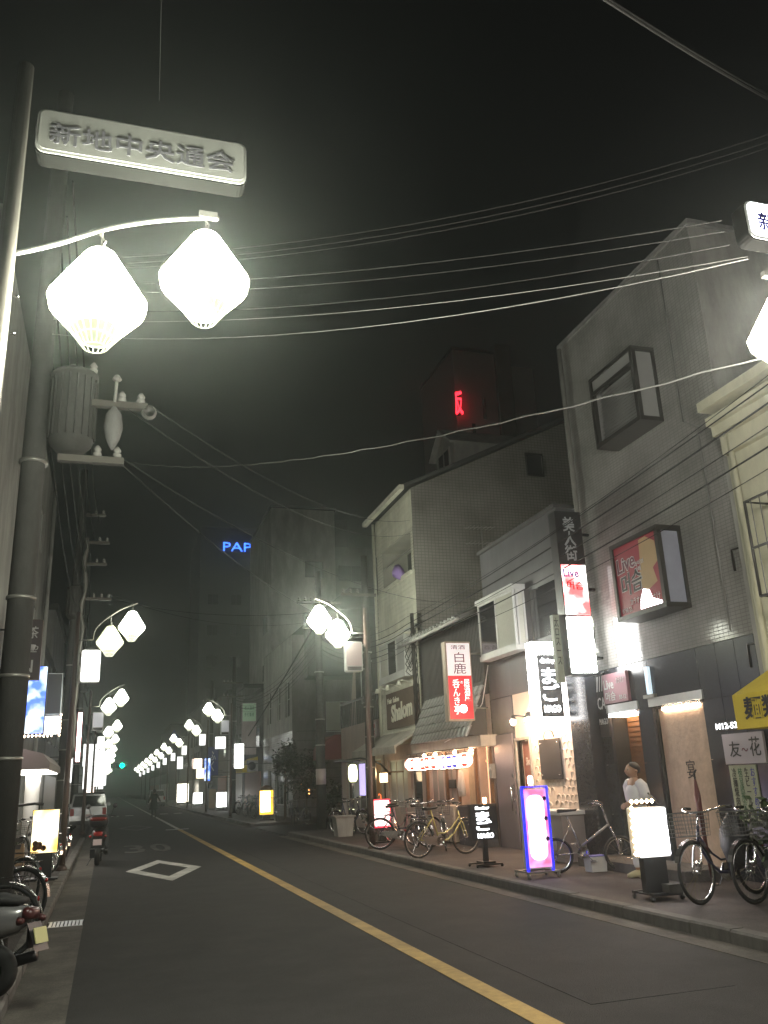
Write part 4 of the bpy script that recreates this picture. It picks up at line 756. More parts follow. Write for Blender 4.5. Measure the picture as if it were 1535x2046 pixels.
# ============================================================ STREET LAMPS
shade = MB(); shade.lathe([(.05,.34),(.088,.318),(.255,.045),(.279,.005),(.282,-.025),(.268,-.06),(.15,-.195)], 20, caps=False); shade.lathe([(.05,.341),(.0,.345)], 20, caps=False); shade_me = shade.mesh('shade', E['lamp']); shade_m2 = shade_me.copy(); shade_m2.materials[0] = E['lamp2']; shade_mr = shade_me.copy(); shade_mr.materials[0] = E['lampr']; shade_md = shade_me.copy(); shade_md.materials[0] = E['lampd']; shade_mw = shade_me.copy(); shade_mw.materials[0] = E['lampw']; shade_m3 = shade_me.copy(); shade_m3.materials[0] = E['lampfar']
low = MB(); low.lathe([(.147,-.196),(.092,-.262)], 20, caps=False); low.lathe([(.092,-.261),(.0,-.25)], 20, caps=False); low_me = low.mesh('lower_glass', E['lamp_lo'])
rib = MB()
for k in range(20):
    a = 2*math.pi*k/20; c_, s_ = math.cos(a), math.sin(a); rib.tube([(.284*c_,.284*s_,-.03),(.272*c_,.272*s_,-.063),(.155*c_,.155*s_,-.198),(.07*c_,.07*s_,-.315)], .0035, 4, caps=False)
for rr, zz in ((.113,-.255),(.07,-.315),(.274,-.063),(.287,-.005)): rib.tube([(rr*math.cos(2*math.pi*k/20), rr*math.sin(2*math.pi*k/20), zz) for k in range(20)], .004, 4, closed=True)
rib_me = rib.mesh('rib_cage', E['rib'])
capm = MB(); capm.lathe([(.065,.325),(.05,.36),(.015,.375)], 12); capm.tube([(0,0,.37),(.02,0,.42),(-.012,0,.46),(0,0,.5)], .008, 5); cap_me = capm.mesh('hanger', M['steel'])
def arc(P, k=5):
    out = []
    for i in range(len(P)-1):
        p0, p1, p2, p3 = P[max(i-1,0)], P[i], P[i+1], P[min(i+2,len(P)-1)]
        for j in range(k):
            t = j/k; out.append(tuple(.5*((2*p1[c]) + (p2[c]-p0[c])*t + (2*p0[c]-5*p1[c]+4*p2[c]-p3[c])*t*t + (3*p1[c]-p0[c]-3*p2[c]+p3[c])*t**3) for c in (0,1)))
    return out + [P[-1]]
def street_lamp(label, X, Y, Zc, s=1, std=True, box='lit', far=False, dy=0.):
    t = thing('street_lamp', label, 'street lamp', (X, Y, .1), 'twin lantern street lamps along the road')
    top = Zc + (.3 if std else .9)
    MB().tube([(X,Y,.1),(X,Y,1.2),(X,Y,top + (.3 if s > 0 and not std else 0))], [.075,.06,.045], 12).build('pole', M['brown_steel' if std else 'steel_d'], t); MB().lathe([(.12,.1),(.12,.13),(.08,.2)], 12, (X,Y,0)).build('base', M['brown_steel'], t)
    if std: P = [(.33,-.30),(.36,-.1),(.47,.06),(.68,.24),(.92,.40),(1.22,.52)]; L_ = [(.68,-.33,0),(1.12,0,0)]
    else: P = [(.03,-.20),(.2,-.06),(.45,.12),(.68,.25),(.9,.35),(1.06,.41),(1.17,.445)]; L_ = [(.51,-.33,-.03),(1.15,0,.23)] if s > 0 else [(.45,-.33,-.03),(1.09,0,.23)]; P = [(x + (.06 if s > 0 and x > .1 else 0), z) for x, z in P]
    q = lambda x: dy * x / 1.15
    P = arc(P)
    a = MB(); a.tube([(X+s*x, Y+q(x), Zc+z+(.0 if std else .05)) for x, z in P], .016, 8)
    if std: a.tube([(X,Y,Zc-.3),(X+s*.33,Y,Zc-.3)], .016, 6)
    else: a.box(*sorted((X+s*1.1, X+s*1.22)), Y+q(1.1)-.02, Y+q(1.1)+.02, Zc+.46, Zc+.505)
    a.build('arm', M['steel'], t)
    for x, z, y in L_:
        if x > 1 and L_[0][0] > 0 and std and s > 0 and Y < 30: pass
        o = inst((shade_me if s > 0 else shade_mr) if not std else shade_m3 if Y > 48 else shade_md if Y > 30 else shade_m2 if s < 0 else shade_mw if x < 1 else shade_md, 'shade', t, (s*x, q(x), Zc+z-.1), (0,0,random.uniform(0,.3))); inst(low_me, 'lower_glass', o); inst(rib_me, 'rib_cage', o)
        inst(cap_me, 'hanger', o)
        zr = Zc + (P[0][1] if False else 0)
        if std and s > 0 and Y < 30 and x < 1: MB().lathe([(.02,-.05),(.12,.02),(.14,.1),(.08,.2)], 12, (X+s*x, Y-.14, Zc+z+.02)).build('bulb_glow', E['boxhot'], t)
        # rod from the arm down to the hanger
        xs = [p[0] for p in P]; j = max(i for i in range(len(P)-1) if xs[i] <= x + 1e-6); f_ = (x-xs[j])/(xs[j+1]-xs[j]); za = Zc + P[j][1] + f_*(P[j+1][1]-P[j][1]) + (0 if std else .05)
        if za > Zc+z+.37: MB().tube([(X+s*x, Y+q(x), Zc+z+.36), (X+s*x, Y+q(x), za)], .007, 5).build('rod', M['steel'], t)
    if box and std:
        x0, x1 = sorted((X+s*.12, X+s*.52)); bm = MB(); Zc_ = Zc; Zc -= .16; bm.rrect(x0, x1, Zc-1.05, Zc-.36, .04, Y-.1, Y+.1); bx_ = bm.build('sign_box', M['alu_frame'], t)
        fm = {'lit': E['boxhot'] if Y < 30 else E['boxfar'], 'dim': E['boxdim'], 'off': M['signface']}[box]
        MB().rrect(x0+.02, x1-.02, Zc-(1.03 if box == 'lit' else .92), Zc-.38, .04, Y-.112, Y-.102).build('face', fm, bx_)
        if box != 'lit': MB().box(x0+.03, x1-.03, Y-.108, Y-.102, Zc-1.03, Zc-.94).build('name_strip', M['dark_frame'], bx_)
        for z in (Zc-.42, Zc-.98): MB().tube([(X,Y,z),(X+s*.13,Y,z)], .015, 6).build('bracket', M['steel'], t)
    return t
def name_banner(x0, x1, z0, z1, y, lit, label, tilt=0):
    s_ = thing('street_name_board', label, 'sign', ((x0+x1)/2, y, z0)); MB().rrect(x0, x1, z0, z1, .06, y, y+.13).build('case', M['matte'], s_)
    rim = MB(); rim.rrect(x0+.005, x1-.005, z0+.01, z1-.005, .06, y-.012, y-.001); rim.build('rim', M['alu_frame'], s_)
    MB().rrect(x0+.02, x1-.02, z0+.03, z1-.02, .05, y-.02, y-.013).build('face', E['box'] if lit else M['signface_w'], s_)
    text('新地中央通会', mat('blue_sign_ink', (.04,.03,.5), .5) if lit else mat('faded_grey_ink', (.17,.165,.18), .5), s_, (x0+.09, y-.024, z0+.075), *FX, x1-x0-.18, .165, .003, .012)
    return s_
l1 = street_lamp('nearest street lamp, left of the road, under the grey unlit street-name board', -.72, 4.68, 4.70, 1, False, None, dy=.25)
for z in (4.03, 4.27): MB().lathe([(.008,-.012),(.008,.012)], 6, (-.72+.075, 4.68, z), 'X').build('bolt', M['chrome'], l1)
name_banner(-.675, .705, 5.525, 5.88, 5.0, False, 'unlit grey street-name board with six faded characters above the nearest lanterns')
l1r = street_lamp('nearest street lamp on the right, cut off by the picture edge', 5.72, 4.45, 4.58, -1, False, None, dy=.0)
name_banner(4.34, 5.61, 5.28, 5.62, 4.35, True, 'lit white street-name board with blue characters at the right edge')
LL = [(19.3,4.97,'lit','second'), (35.0,4.97,'dim','third'), (50.5,4.97,'lit','fourth'), (63,4.95,'lit','fifth')]
RL = [(19.4,5.2,'off','second'), (43.5,5.2,'dim','third'), (54.5,5.2,'lit','fourth'), (68,5.15,'lit','fifth'), (80,5.1,'lit','sixth')]
for Y, Z, bx_, n_ in LL: street_lamp(f'{n_} street lamp from the front on the left side, {dict(lit="bright", dim="dull", off="unlit")[bx_]} sign box on its pole', -.80, Y, Z, 1, True, bx_)
for Y, Z, bx_, n_ in RL: street_lamp(f'{n_} street lamp from the front on the right side, {dict(lit="bright", dim="dull", off="unlit")[bx_]} sign box on its pole', 5.66, Y, Z, -1, True, bx_)
base = street_lamp('small distant twin lantern lamp in the left row towards the vanishing point', -.80, 78, 4.95, 1, True, 'lit')
for k_, Y in enumerate((92, 106, 122, 140, 160)): c_ = copy_tree(base); c_.location.y = Y; c_['label'] = ('second','third','fourth','fifth','last')[k_] + ' of the tiny distant twin lanterns ending the left row'
base = street_lamp('small distant twin lantern lamp in the right row towards the vanishing point', 5.66, 92, 5.1, -1, True, 'lit')
for k_, Y in enumerate((104, 117, 131, 146, 163)): c_ = copy_tree(base); c_.location.y = Y; c_['label'] = ('second','third','fourth','fifth','last')[k_] + ' of the tiny distant twin lanterns ending the right row'

# ============================================================ UTILITY POLES AND WIRES
ins = MB().lathe([(.02,0),(.05,.02),(.05,.05),(.025,.06),(.045,.08),(.045,.1),(.02,.14)], 10); ins_me = ins.mesh('insulator', M['pale'])
def upole(label, X, Y, H, r=.17, arms=(), tr=None, s=1, bands=True):
    t = thing('utility_pole', label, 'utility pole', (X, Y, .1), 'concrete utility poles')
    MB().tube([(X,Y,.1),(X,Y,H)], [r, r*.62], 16).build('pole', M['concrete'], t)
    if bands:
        for z in (1.9, 2.75, 3.6, 5.2): MB().lathe([(r*.99,z),(r*.99,z+.035)], 16, (X,Y,0)).build('band', M['steel'], t)
    for z, x0, x1, n in arms:
        a = MB().box(x0, x1, Y-.2, Y-.12, z, z+.08).build('crossarm', M['steel_d'], t)
        for k in range(n): inst(ins_me, 'insulator', a, ((x1-.08 if s > 0 else x0+.08) - s*k*.22 - X, -.16, z+.08-.1))
    if tr:
        z0, z1, tx = tr; m_ = MB(); m_.lathe([(.15,z0-.1),(.24,z0),(.25,z0+.04),(.25,z1-.05),(.27,z1-.04),(.27,z1),(.12,z1+.08)], 18, (tx,Y-.05,0)); a = m_.build('transformer', M['concrete'], t)
        f_ = MB()
        for k in range(18):
            an = 2*math.pi*k/18; f_.tube([(tx+.262*math.cos(an), Y-.05+.262*math.sin(an), z0+.06), (tx+.262*math.cos(an), Y-.05+.262*math.sin(an), z1-.08)], .012, 4)
        f_.build('cooling_fins', M['concrete'], a); MB().box(*sorted((X, tx)), Y-.03, Y+.03, z0+.2, z0+.28).build('bracket', M['steel'], t)
        inst(ins_me, 'bushing', a, (tx+.2-X, -.05, z1-.05))
    return t
p1 = upole('nearest concrete utility pole on the left with a ribbed grey transformer', -1.02, 10, 10.5, .16, [(5.92, -.62, .22, 2), (5.2, -.75, -.02, 2)], (5.45, 6.35, -.63))
m_ = MB(); m_.lathe([(.02,5.9),(.09,5.8),(.11,5.62),(.08,5.48),(.02,5.35)], 10, (-.16,9.75,0)); m_.build('insulating_cover', M['grey'], p1)
m_ = MB(); m_.tube([(-.16,9.8,5.98),(-.15,9.8,6.25)], .02, 6); m_.lathe([(.03,6.25),(.06,6.28),(.03,6.33)], 10, (-.15,9.8,0)); m_.build('insulator_post', M['pale'], p1)
MB().lathe([(.07,0),(.09,.02),(.09,.06),(.07,.08)], 12, (.24,9.8,5.9), 'Y').build('end_insulator', M['pale'], p1)
p2 = upole('second utility pole on the left with crossarms and a smaller transformer', -1.25, 27.5, 11.5, .17, [(9.0,-1.1,-.35,2),(8.3,-1.1,-.4,2),(7.2,-1.1,-.2,3),(9.9,-1.1,-.5,2)], (6.7, 7.6, -1.25))
m_ = MB(); pts = [(-1.02+random.uniform(-.05,.05), 27.2, 2.5 + k*.35) for k in range(20)]; m_.tube(pts, [.045 + .03*(k % 2) for k in range(20)], 6); m_.build('wrapped_cable', M['steel'], p2)
p3 = upole('bare concrete utility pole at the mouth of the side street on the right', 6.8, 29.2, 8.8, .17, [(7.6, 6.0, 7.6, 3), (6.7, 6.2, 7.4, 2)], None, -1)
MB().lathe([(.173,1.5),(.172,2.0)], 16, (6.8,29.2,0)).build('notice_wrap', M['signface'], p3)
p4 = upole('pale utility pole behind the second right lamp post', 7.2, 24.6, 8.2, .15, [(6.9, 6.4, 7.5, 3)], None, -1)
upole('distant utility pole on the left behind the dull sign box', -1.4, 42, 9.5, .17, [(7.9,-1.3,-.5,2)], (6.0, 6.8, -1.35)); upole('distant utility pole on the right among the far shop signs', 6.9, 52, 9, .17, [(7.4,6.2,7.4,3),(6.6,6.2,7.4,2)], None, -1); upole('far utility pole on the right near the blue framed sign', 6.9, 64, 9, .17, [(7.4,6.2,7.4,3)], None, -1)
p5 = thing('service_mast', 'thin steel service mast wrapped in cables between salon and tiled house', 'mast', (7.75, 21.95, 2.5)); MB().tube([(7.75,21.95,2.3),(7.75,21.95,5.9)], .055, 8).build('pole', M['dark_frame'], p5)
m_ = MB()
for k in range(5):
    a = k*1.3; m_.tube([(7.75+.07*math.cos(a+j*.5), 21.9+.07*math.sin(a+j*.5), 2.6+j*.16) for j in range(19)], .012, 5)
for k in range(4): m_.tube([(7.7,21.9,5.4-k*.25),(7.45,21.8,4.9-k*.2),(7.6,21.85,4.5-k*.1),(7.7,21.9,4.8-k*.2)], .012, 5)
m_.build('cable_loops', M['cable'], p5)

def wire(label, a, b_, sag, m='cable', r=.008, group=None, n=16, twist=0):
    a, b_ = Vector(a), Vector(b_); pts = []
    for i in range(n + 1):
        t = i / n; p = a.lerp(b_, t); p.z -= sag * 4 * t * (1 - t)
        if twist: p.x += twist*math.sin(i*2.1); p.z += twist*math.cos(i*2.1)
        pts.append(p)
    o = MB().tube(pts, r, 5).build('overhead_wire', M[m], None, a); return tag(o, label, 'wire', group)
G1 = 'pale wires crossing the street to the lit name board'
wire('brightest lower pale wire crossing from the left pole to the lit name board', (-1.0,10.0,6.9), (4.44,4.5,5.22), .30, 'cable_l', .0045, G1)
wire('second pale wire just above the brightest one to the lit name board', (-1.0,10.0,7.1), (4.44,4.5,5.24), .22, 'cable_l', .0035, G1)
wire('thin middle wire of the bundle ending left of the lit name board', (-1.0,10.0,7.25), (4.38,4.6,5.40), .24, 'cable_m', .0045, G1)
wire('thin upper wire of the bundle ending left of the lit name board', (-1.0,10.0,7.5), (4.36,4.6,5.52), .20, 'cable_m', .0045, G1)
wire('topmost thin wire of the bundle towards the lit name board', (-1.0,10.0,7.6), (4.36,4.6,5.62), .18, 'cable_m', .0045, G1)
wire('long twisted pale cable from the right lantern down across the street to the far left', (5.3,4.7,4.75), (-1.05,27.5,12.1), .75, 'cable_l', .009, None, 60, .012)
G2 = 'thick dark cables high across the sky'
TRA, TRB = (2.97, 4, 6.93), (8.32, 7.2, 10.0)
for i, dz in enumerate((0, .09, .16)): wire(['upper', 'middle', 'lower'][i] + ' one of three high cables sloping up to the right edge of the sky', (-.45,10,8.05-dz), (7.6,7,9.2-dz*1.2), .35, 'cable_m', .006, G2)
for i, dx in enumerate((0, .09, .16)): wire(['left', 'middle', 'right'][i] + ' strand of the cable group in the top right corner', (TRA[0]+dx*.6,TRA[1],TRA[2]-dx*.5), (TRB[0]+dx*.3,TRB[1],TRB[2]-dx*.7), .05, 'cable_m', .009, 'cables in the top right corner')
for i, dx in enumerate((.07,)): wire('single' + ' faint vertical looking wire rising from behind the unlit name board', (.13,7,7.96), (.05,4.6,7.6), .1, 'cable_m', .003)
G3 = 'wires from the left poles down to the right-hand houses'
for i, (a, b_, s_) in enumerate((((.2,9.8,6.0),(7.95,22.3,8.7),.5), ((.0,9.8,5.9),(7.95,22.3,8.3),.6), ((-.1,9.8,5.3),(7.95,18.5,5.5),.5), ((-.1,9.8,5.25),(7.95,25.8,6.2),.6), ((-.3,27.3,7.4),(6.8,29.1,7.0),.5), ((-.4,27.3,7.3),(5.9,19.5,5.6),.4))):
    wire(['first', 'second', 'third', 'fourth', 'fifth', 'last'][i] + ' and ' + ['highest', 'next highest', 'middle', 'long low', 'far', 'lowest'][i] + ' dark wire crossing from a left pole to the right side', a, b_, s_, 'cable_m', .0045, G3)
G4 = 'cables running along the right-hand facades'
for i, (x, z, r_) in enumerate(((6.9,5.95,.016),(6.95,5.8,.022),(7.0,5.6,.012),(7.1,5.45,.02),(6.8,6.15,.01),(7.15,5.3,.01))):
    n_ = ['thin outer', 'thick outer', 'slim middle', 'thick lower', 'highest', 'lowest'][i]
    wire(n_ + ' cable along the right facades between the picture edge and the service mast', (x,2.0,z+.1), (7.6,22.0,z-.35), .22+.05*i, 'cable', r_*.6, G4, 24)
    wire(n_ + ' cable continuing past the salon towards the side street pole', (7.6,22.0,z-.35), (6.85,29.2,z+.6), .45, 'cable', r_*.6, G4)
    wire(n_ + ' cable running on beyond the side street pole', (6.85,29.2,z+.6), (6.9,52,z+.7), .9, 'cable', r_*.6, G4)
wire('thick straight cable dropping from the side street pole towards the far banner sign', (6.8,29.2,7.1), (7.3,48.9,4.2), .1, 'cable', .03)
for i in range(6):
    z = 6.4 + i*.55
    wire(['lowest', 'second lowest', 'third', 'fourth', 'fifth', 'topmost'][i] + ' dark cable along the left side from the near pole to the next', (-1.0+.03*i,10,z), (-1.2+.1*i,27.5,z+.6), .5, 'cable', .012, 'cables along the left side')
    if i < 4: wire(['lowest', 'second lowest', 'third', 'fourth'][i] + ' cable from the second left pole to the distant left pole', (-1.2+.1*i,27.5,z+.6), (-1.4+.1*i,42,z), .5, 'cable', .012, 'cables along the left side')
a = thing('roof_antenna', 'small television antenna on a mast in front of the tiled side wall', 'antenna', (9.5, 21.5, 6.0)); m_ = MB(); m_.tube([(9.6,21,5.9),(9.6,21,8.3)], .018, 6); m_.build('mast', M['steel'], a)
for z, x0 in ((8.15, 9.1), (7.7, 9.1)):
    m_ = MB(); m_.tube([(x0,21,z),(x0+.9,21,z+.06)], .012, 5)
    for k in range(7): m_.tube([(x0+.1+k*.12,20.8,z+.02),(x0+.1+k*.12,21.2,z+.02)], .006, 4)
    m_.build('aerial', M['steel'], a)
# traffic signal and crossing sign
t = thing('traffic_signal', 'distant traffic signal showing green over the road', 'traffic light', (0.8, 118, 0)); MB().tube([(-1,118,0),(-1,118,4.7),(.6,118,4.9)], .08, 8).build('pole', M['steel'], t); MB().rrect(.2, 2.2, 4.3, 5.0, .1, 117.9, 118.1).build('housing', M['black'], t)
MB().lathe([(.27,-.14),(.2,-.2)], 14, (1.6,118,4.65), 'Y').build('green_lamp', E['green'], t); [MB().lathe([(.22,-.14),(.2,-.16)], 12, (x,118,4.65), 'Y').build('unlit_lamp', M['joint'], t) for x in (1.05, .55)]
t = thing('crossing_sign', 'blue triangular pedestrian crossing sign beside the right lamps', 'sign', (4.6, 70, 5.3)); m_ = MB(); m_.tri_prism([(4.25,5.15),(5.15,5.15),(4.7,5.95)], 'Y', 69.9, 69.94); m_.build('plate', mat('crossing_blue', (.05,.07,.35), .4), t)
m_ = MB(); m_.tri_prism([(4.5,5.22),(4.58,5.22),(4.72,5.5),(4.82,5.22),(4.92,5.22),(4.76,5.65),(4.66,5.65)], 'Y', 69.88, 69.899); m_.build('walking_figure', M['ink_w'], t); MB().tube([(4.7,69.95,5.5),(6.2,69.95,5.3),(6.2,69.95,0.1)], .04, 6).build('pole', M['steel'], t)
# ============================================================ NEAR PAVEMENT SIGNS
def wheels(mb, xs, ys, z=.115, r=.035):
    for x in xs:
        for y in ys: mb.lathe([(r,-.015),(r,.015)], 10, (x,y,z+r), 'X')
s_ = thing('magenta_light_stand', 'tall magenta and white glowing stand edged in blue lights on a wheeled base', 'sign', (6.05, 12.1, .115))
MB().box(5.87, 6.25, 12.1, 12.24, .24, 1.34).build('case', M['plastic_w'], s_); MB().box(5.885, 6.235, 12.088, 12.098, .26, 1.33).build('face', em_mottled('lavender_red_face_lit', (.85, .45, .95), (1, .10, .22), 1.5, 3), s_); MB().rrect(5.915, 6.185, .36, 1.25, .10, 12.080, 12.0865).build('white_centre', em('white_lavender_centre_lit', (1, .93, 1), 4.5), s_)  # white inset panel glows stronger than the lavender red face
b_ = MB(); b_.box(5.85,5.868,12.07,12.13,.2,1.36); b_.box(6.252,6.268,12.07,12.13,.2,1.36); b_.box(5.85,6.268,12.075,12.13,1.362,1.378); b_.build('blue_lights', E['bled'], s_)
for i in range(3): MB().lathe([(.03,-.004),(.034,.0)], 10, (6.20,12.075,1.2-i*.28), 'Y').build('face_emblem', mat('violet_ink', (.2,.05,.2), .5), s_)
b_ = MB(); b_.box(5.8,6.32,12.0,12.05,.185,.21); b_.box(5.8,6.32,12.4,12.45,.185,.21); b_.box(5.82,5.86,12.05,12.4,.185,.21); b_.box(6.26,6.3,12.05,12.4,.185,.21); wheels(b_, (5.82,6.3), (12.02,12.43)); b_.build('wheeled_base', M['steel'], s_)
MB().lathe([(.03,1.39),(.04,1.43),(.04,1.5),(.02,1.53)], 10, (6.06,12.2,0)).build('beacon', em('red_beacon_lit', (1,.5,.35), 22), s_)
s_ = thing('bar_stand_sign', 'black stand sign with glowing white calligraphy and MAGO on a wheeled foot', 'sign', (6.08, 14.1, .115))
MB().box(5.84, 6.33, 14.1, 14.2, .53, 1.10).build('panel', M['black'], s_)
text('Shotbar', E['wled'], s_, (5.93,14.092,1.015), *FX, .26, .05, .004, .03); text('まご', E['wled'], s_, (5.93,14.092,.68), *FX, .29, .30, .004, .035, vertical=True); text('MAGO', E['wled'], s_, (5.95,14.092,.56), *FX, .29, .08, .004, .02)
b_ = MB(); b_.box(6.05,6.13,14.12,14.18,.17,.53); b_.box(5.86,6.3,13.95,14.02,.15,.17); b_.box(5.86,6.3,14.28,14.35,.15,.17); b_.box(5.98,6.2,14.0,14.3,.172,.2); wheels(b_, (5.86,6.3), (13.98,14.32), r=.025); b_.build('wheeled_foot', M['black'], s_)
MB().lathe([(.025,1.105),(.035,1.14),(.03,1.2)], 10, (6.14,14.15,0)).build('beacon', em('orange_beacon_lit', (1,.5,.2), 30), s_)
s_ = thing('white_light_stand', 'blown out white glowing stand with flickering bulb edge beside the man', 'sign', (6.1, 9.3, .115))
MB().rrect(5.93, 6.36, .57, 1.12, .02, 9.3, 9.46).build('case', M['plastic_w'], s_); MB().rrect(5.945, 6.35, .585, 1.105, .02, 9.287, 9.298).build('face', em('hot_white_face', (1, .97, 1), 12), s_)
bm = MB().lathe([(.004,-.024),(.024,0),(.004,.024)], 8).mesh('bulb', em('edge_bulb_lit', (1,.72,.4), 38))
for k in range(8): inst(bm, 'bulb', s_, (5.90-6.1+(k%2)*.012, .02, .50+k*.072))
for k in range(5): inst(bm, 'bulb', s_, (5.93-6.1+k*.07, .03, 1.075))
b_ = MB(); b_.box(6.0,6.3,9.33,9.43,.19,.569); b_.box(5.95,6.35,9.15,9.21,.17,.2); b_.box(5.95,6.35,9.52,9.58,.17,.2); b_.box(5.97,6.33,9.21,9.52,.175,.19); wheels(b_, (5.96,6.35), (9.18,9.55), r=.03); b_.build('wheeled_base', M['black'], s_)
MB().tube([(6.2,9.38,1.28),(6.34,9.36,1.14)], .012, 5).build('rod', M['black'], s_)
cb = tag(MB().box(6.14,6.36,9.1,9.24,.2,.29).build('concrete_block', M['concrete'], None, (6.25,9.17,.2)), 'rough concrete block weighing down the base of the blown out stand', 'block')
s_ = thing('red_light_stand', 'red framed glowing stand with a red beacon behind the bicycles', 'sign', (6.4, 21, .115))
MB().rrect(6.17, 6.61, .46, 1.11, .02, 21, 21.15).build('case', E['redbox'], s_); MB().rrect(6.20, 6.58, .50, 1.08, .02, 20.985, 20.998).build('face', E['redwhite'], s_)
b_ = MB(); b_.box(6.3,6.48,21.03,21.12,.15,.46); b_.box(6.15,6.63,20.9,21.25,.12,.15); b_.build('foot', M['black'], s_); MB().tube([(6.4,21.07,1.11),(6.4,21.07,1.2),(6.36,21.07,1.24),(6.34,21.07,1.2)], .01, 5).build('hook', em('hot_wire_lit', (1,.2,.05), 2, False), s_)
s_ = thing('menu_light_stand', 'yellow and white glowing menu stand on a dark pedestal at left', 'sign', (-1.02, 17.4, .1))
MB().rrect(-1.26, -.80, .55, 1.29, .01, 17.4, 17.52).build('case', M['black'], s_); MB().rrect(-1.25, -.81, .56, 1.28, .01, 17.385, 17.398).build('face', E['yel'], s_)
for i in range(5): MB().lathe([(.045,-.004),(.05,.0)], 12, (-1.18+.07*(i%3), 17.38-.001*i, .64+.06*(i//3)+.02*(i%2)), 'Y').build('printed_dish', mat('dish_print', (.30,.12,.05), .5, noise=.3), s_)
MB().box(-1.15,-.88,17.42,17.5,.1,.55).build('pedestal', M['black'], s_); MB().box(-1.3,-.76,17.28,17.64,.1,.14).build('foot', M['black'], s_)
bx_ = thing('plastic_bin', 'small white and blue plastic bin beside the dark column', 'bin', (7.1, 12.3, .115)); m_ = MB(); m_.tri_prism([(6.95,.12),(7.2,.12),(7.22,.33),(6.93,.33)], 'Y', 12.2, 12.4); m_.build('tub', M['plastic_w'], bx_); MB().box(6.92,7.23,12.19,12.41,.335,.345).build('rim', mat('blue_plastic', (.08,.08,.4), .5), bx_)
t = thing('white_box', 'pale plastic storage box beside the bicycle at the side street corner', 'box', (6.4, 24.4, .115)); m_ = MB(); m_.tri_prism([(6.1,.12),(6.5,.12),(6.56,.62),(6.04,.62)], 'Y', 24.2, 24.7); m_.build('tub', M['pale'], t); MB().box(6.0,6.6,24.16,24.74,.625,.66).build('lid', M['pale'], t)
for i, (x, y, h) in enumerate(((7.4, 33.5, .9), (7.9, 27.8, .6))): pass

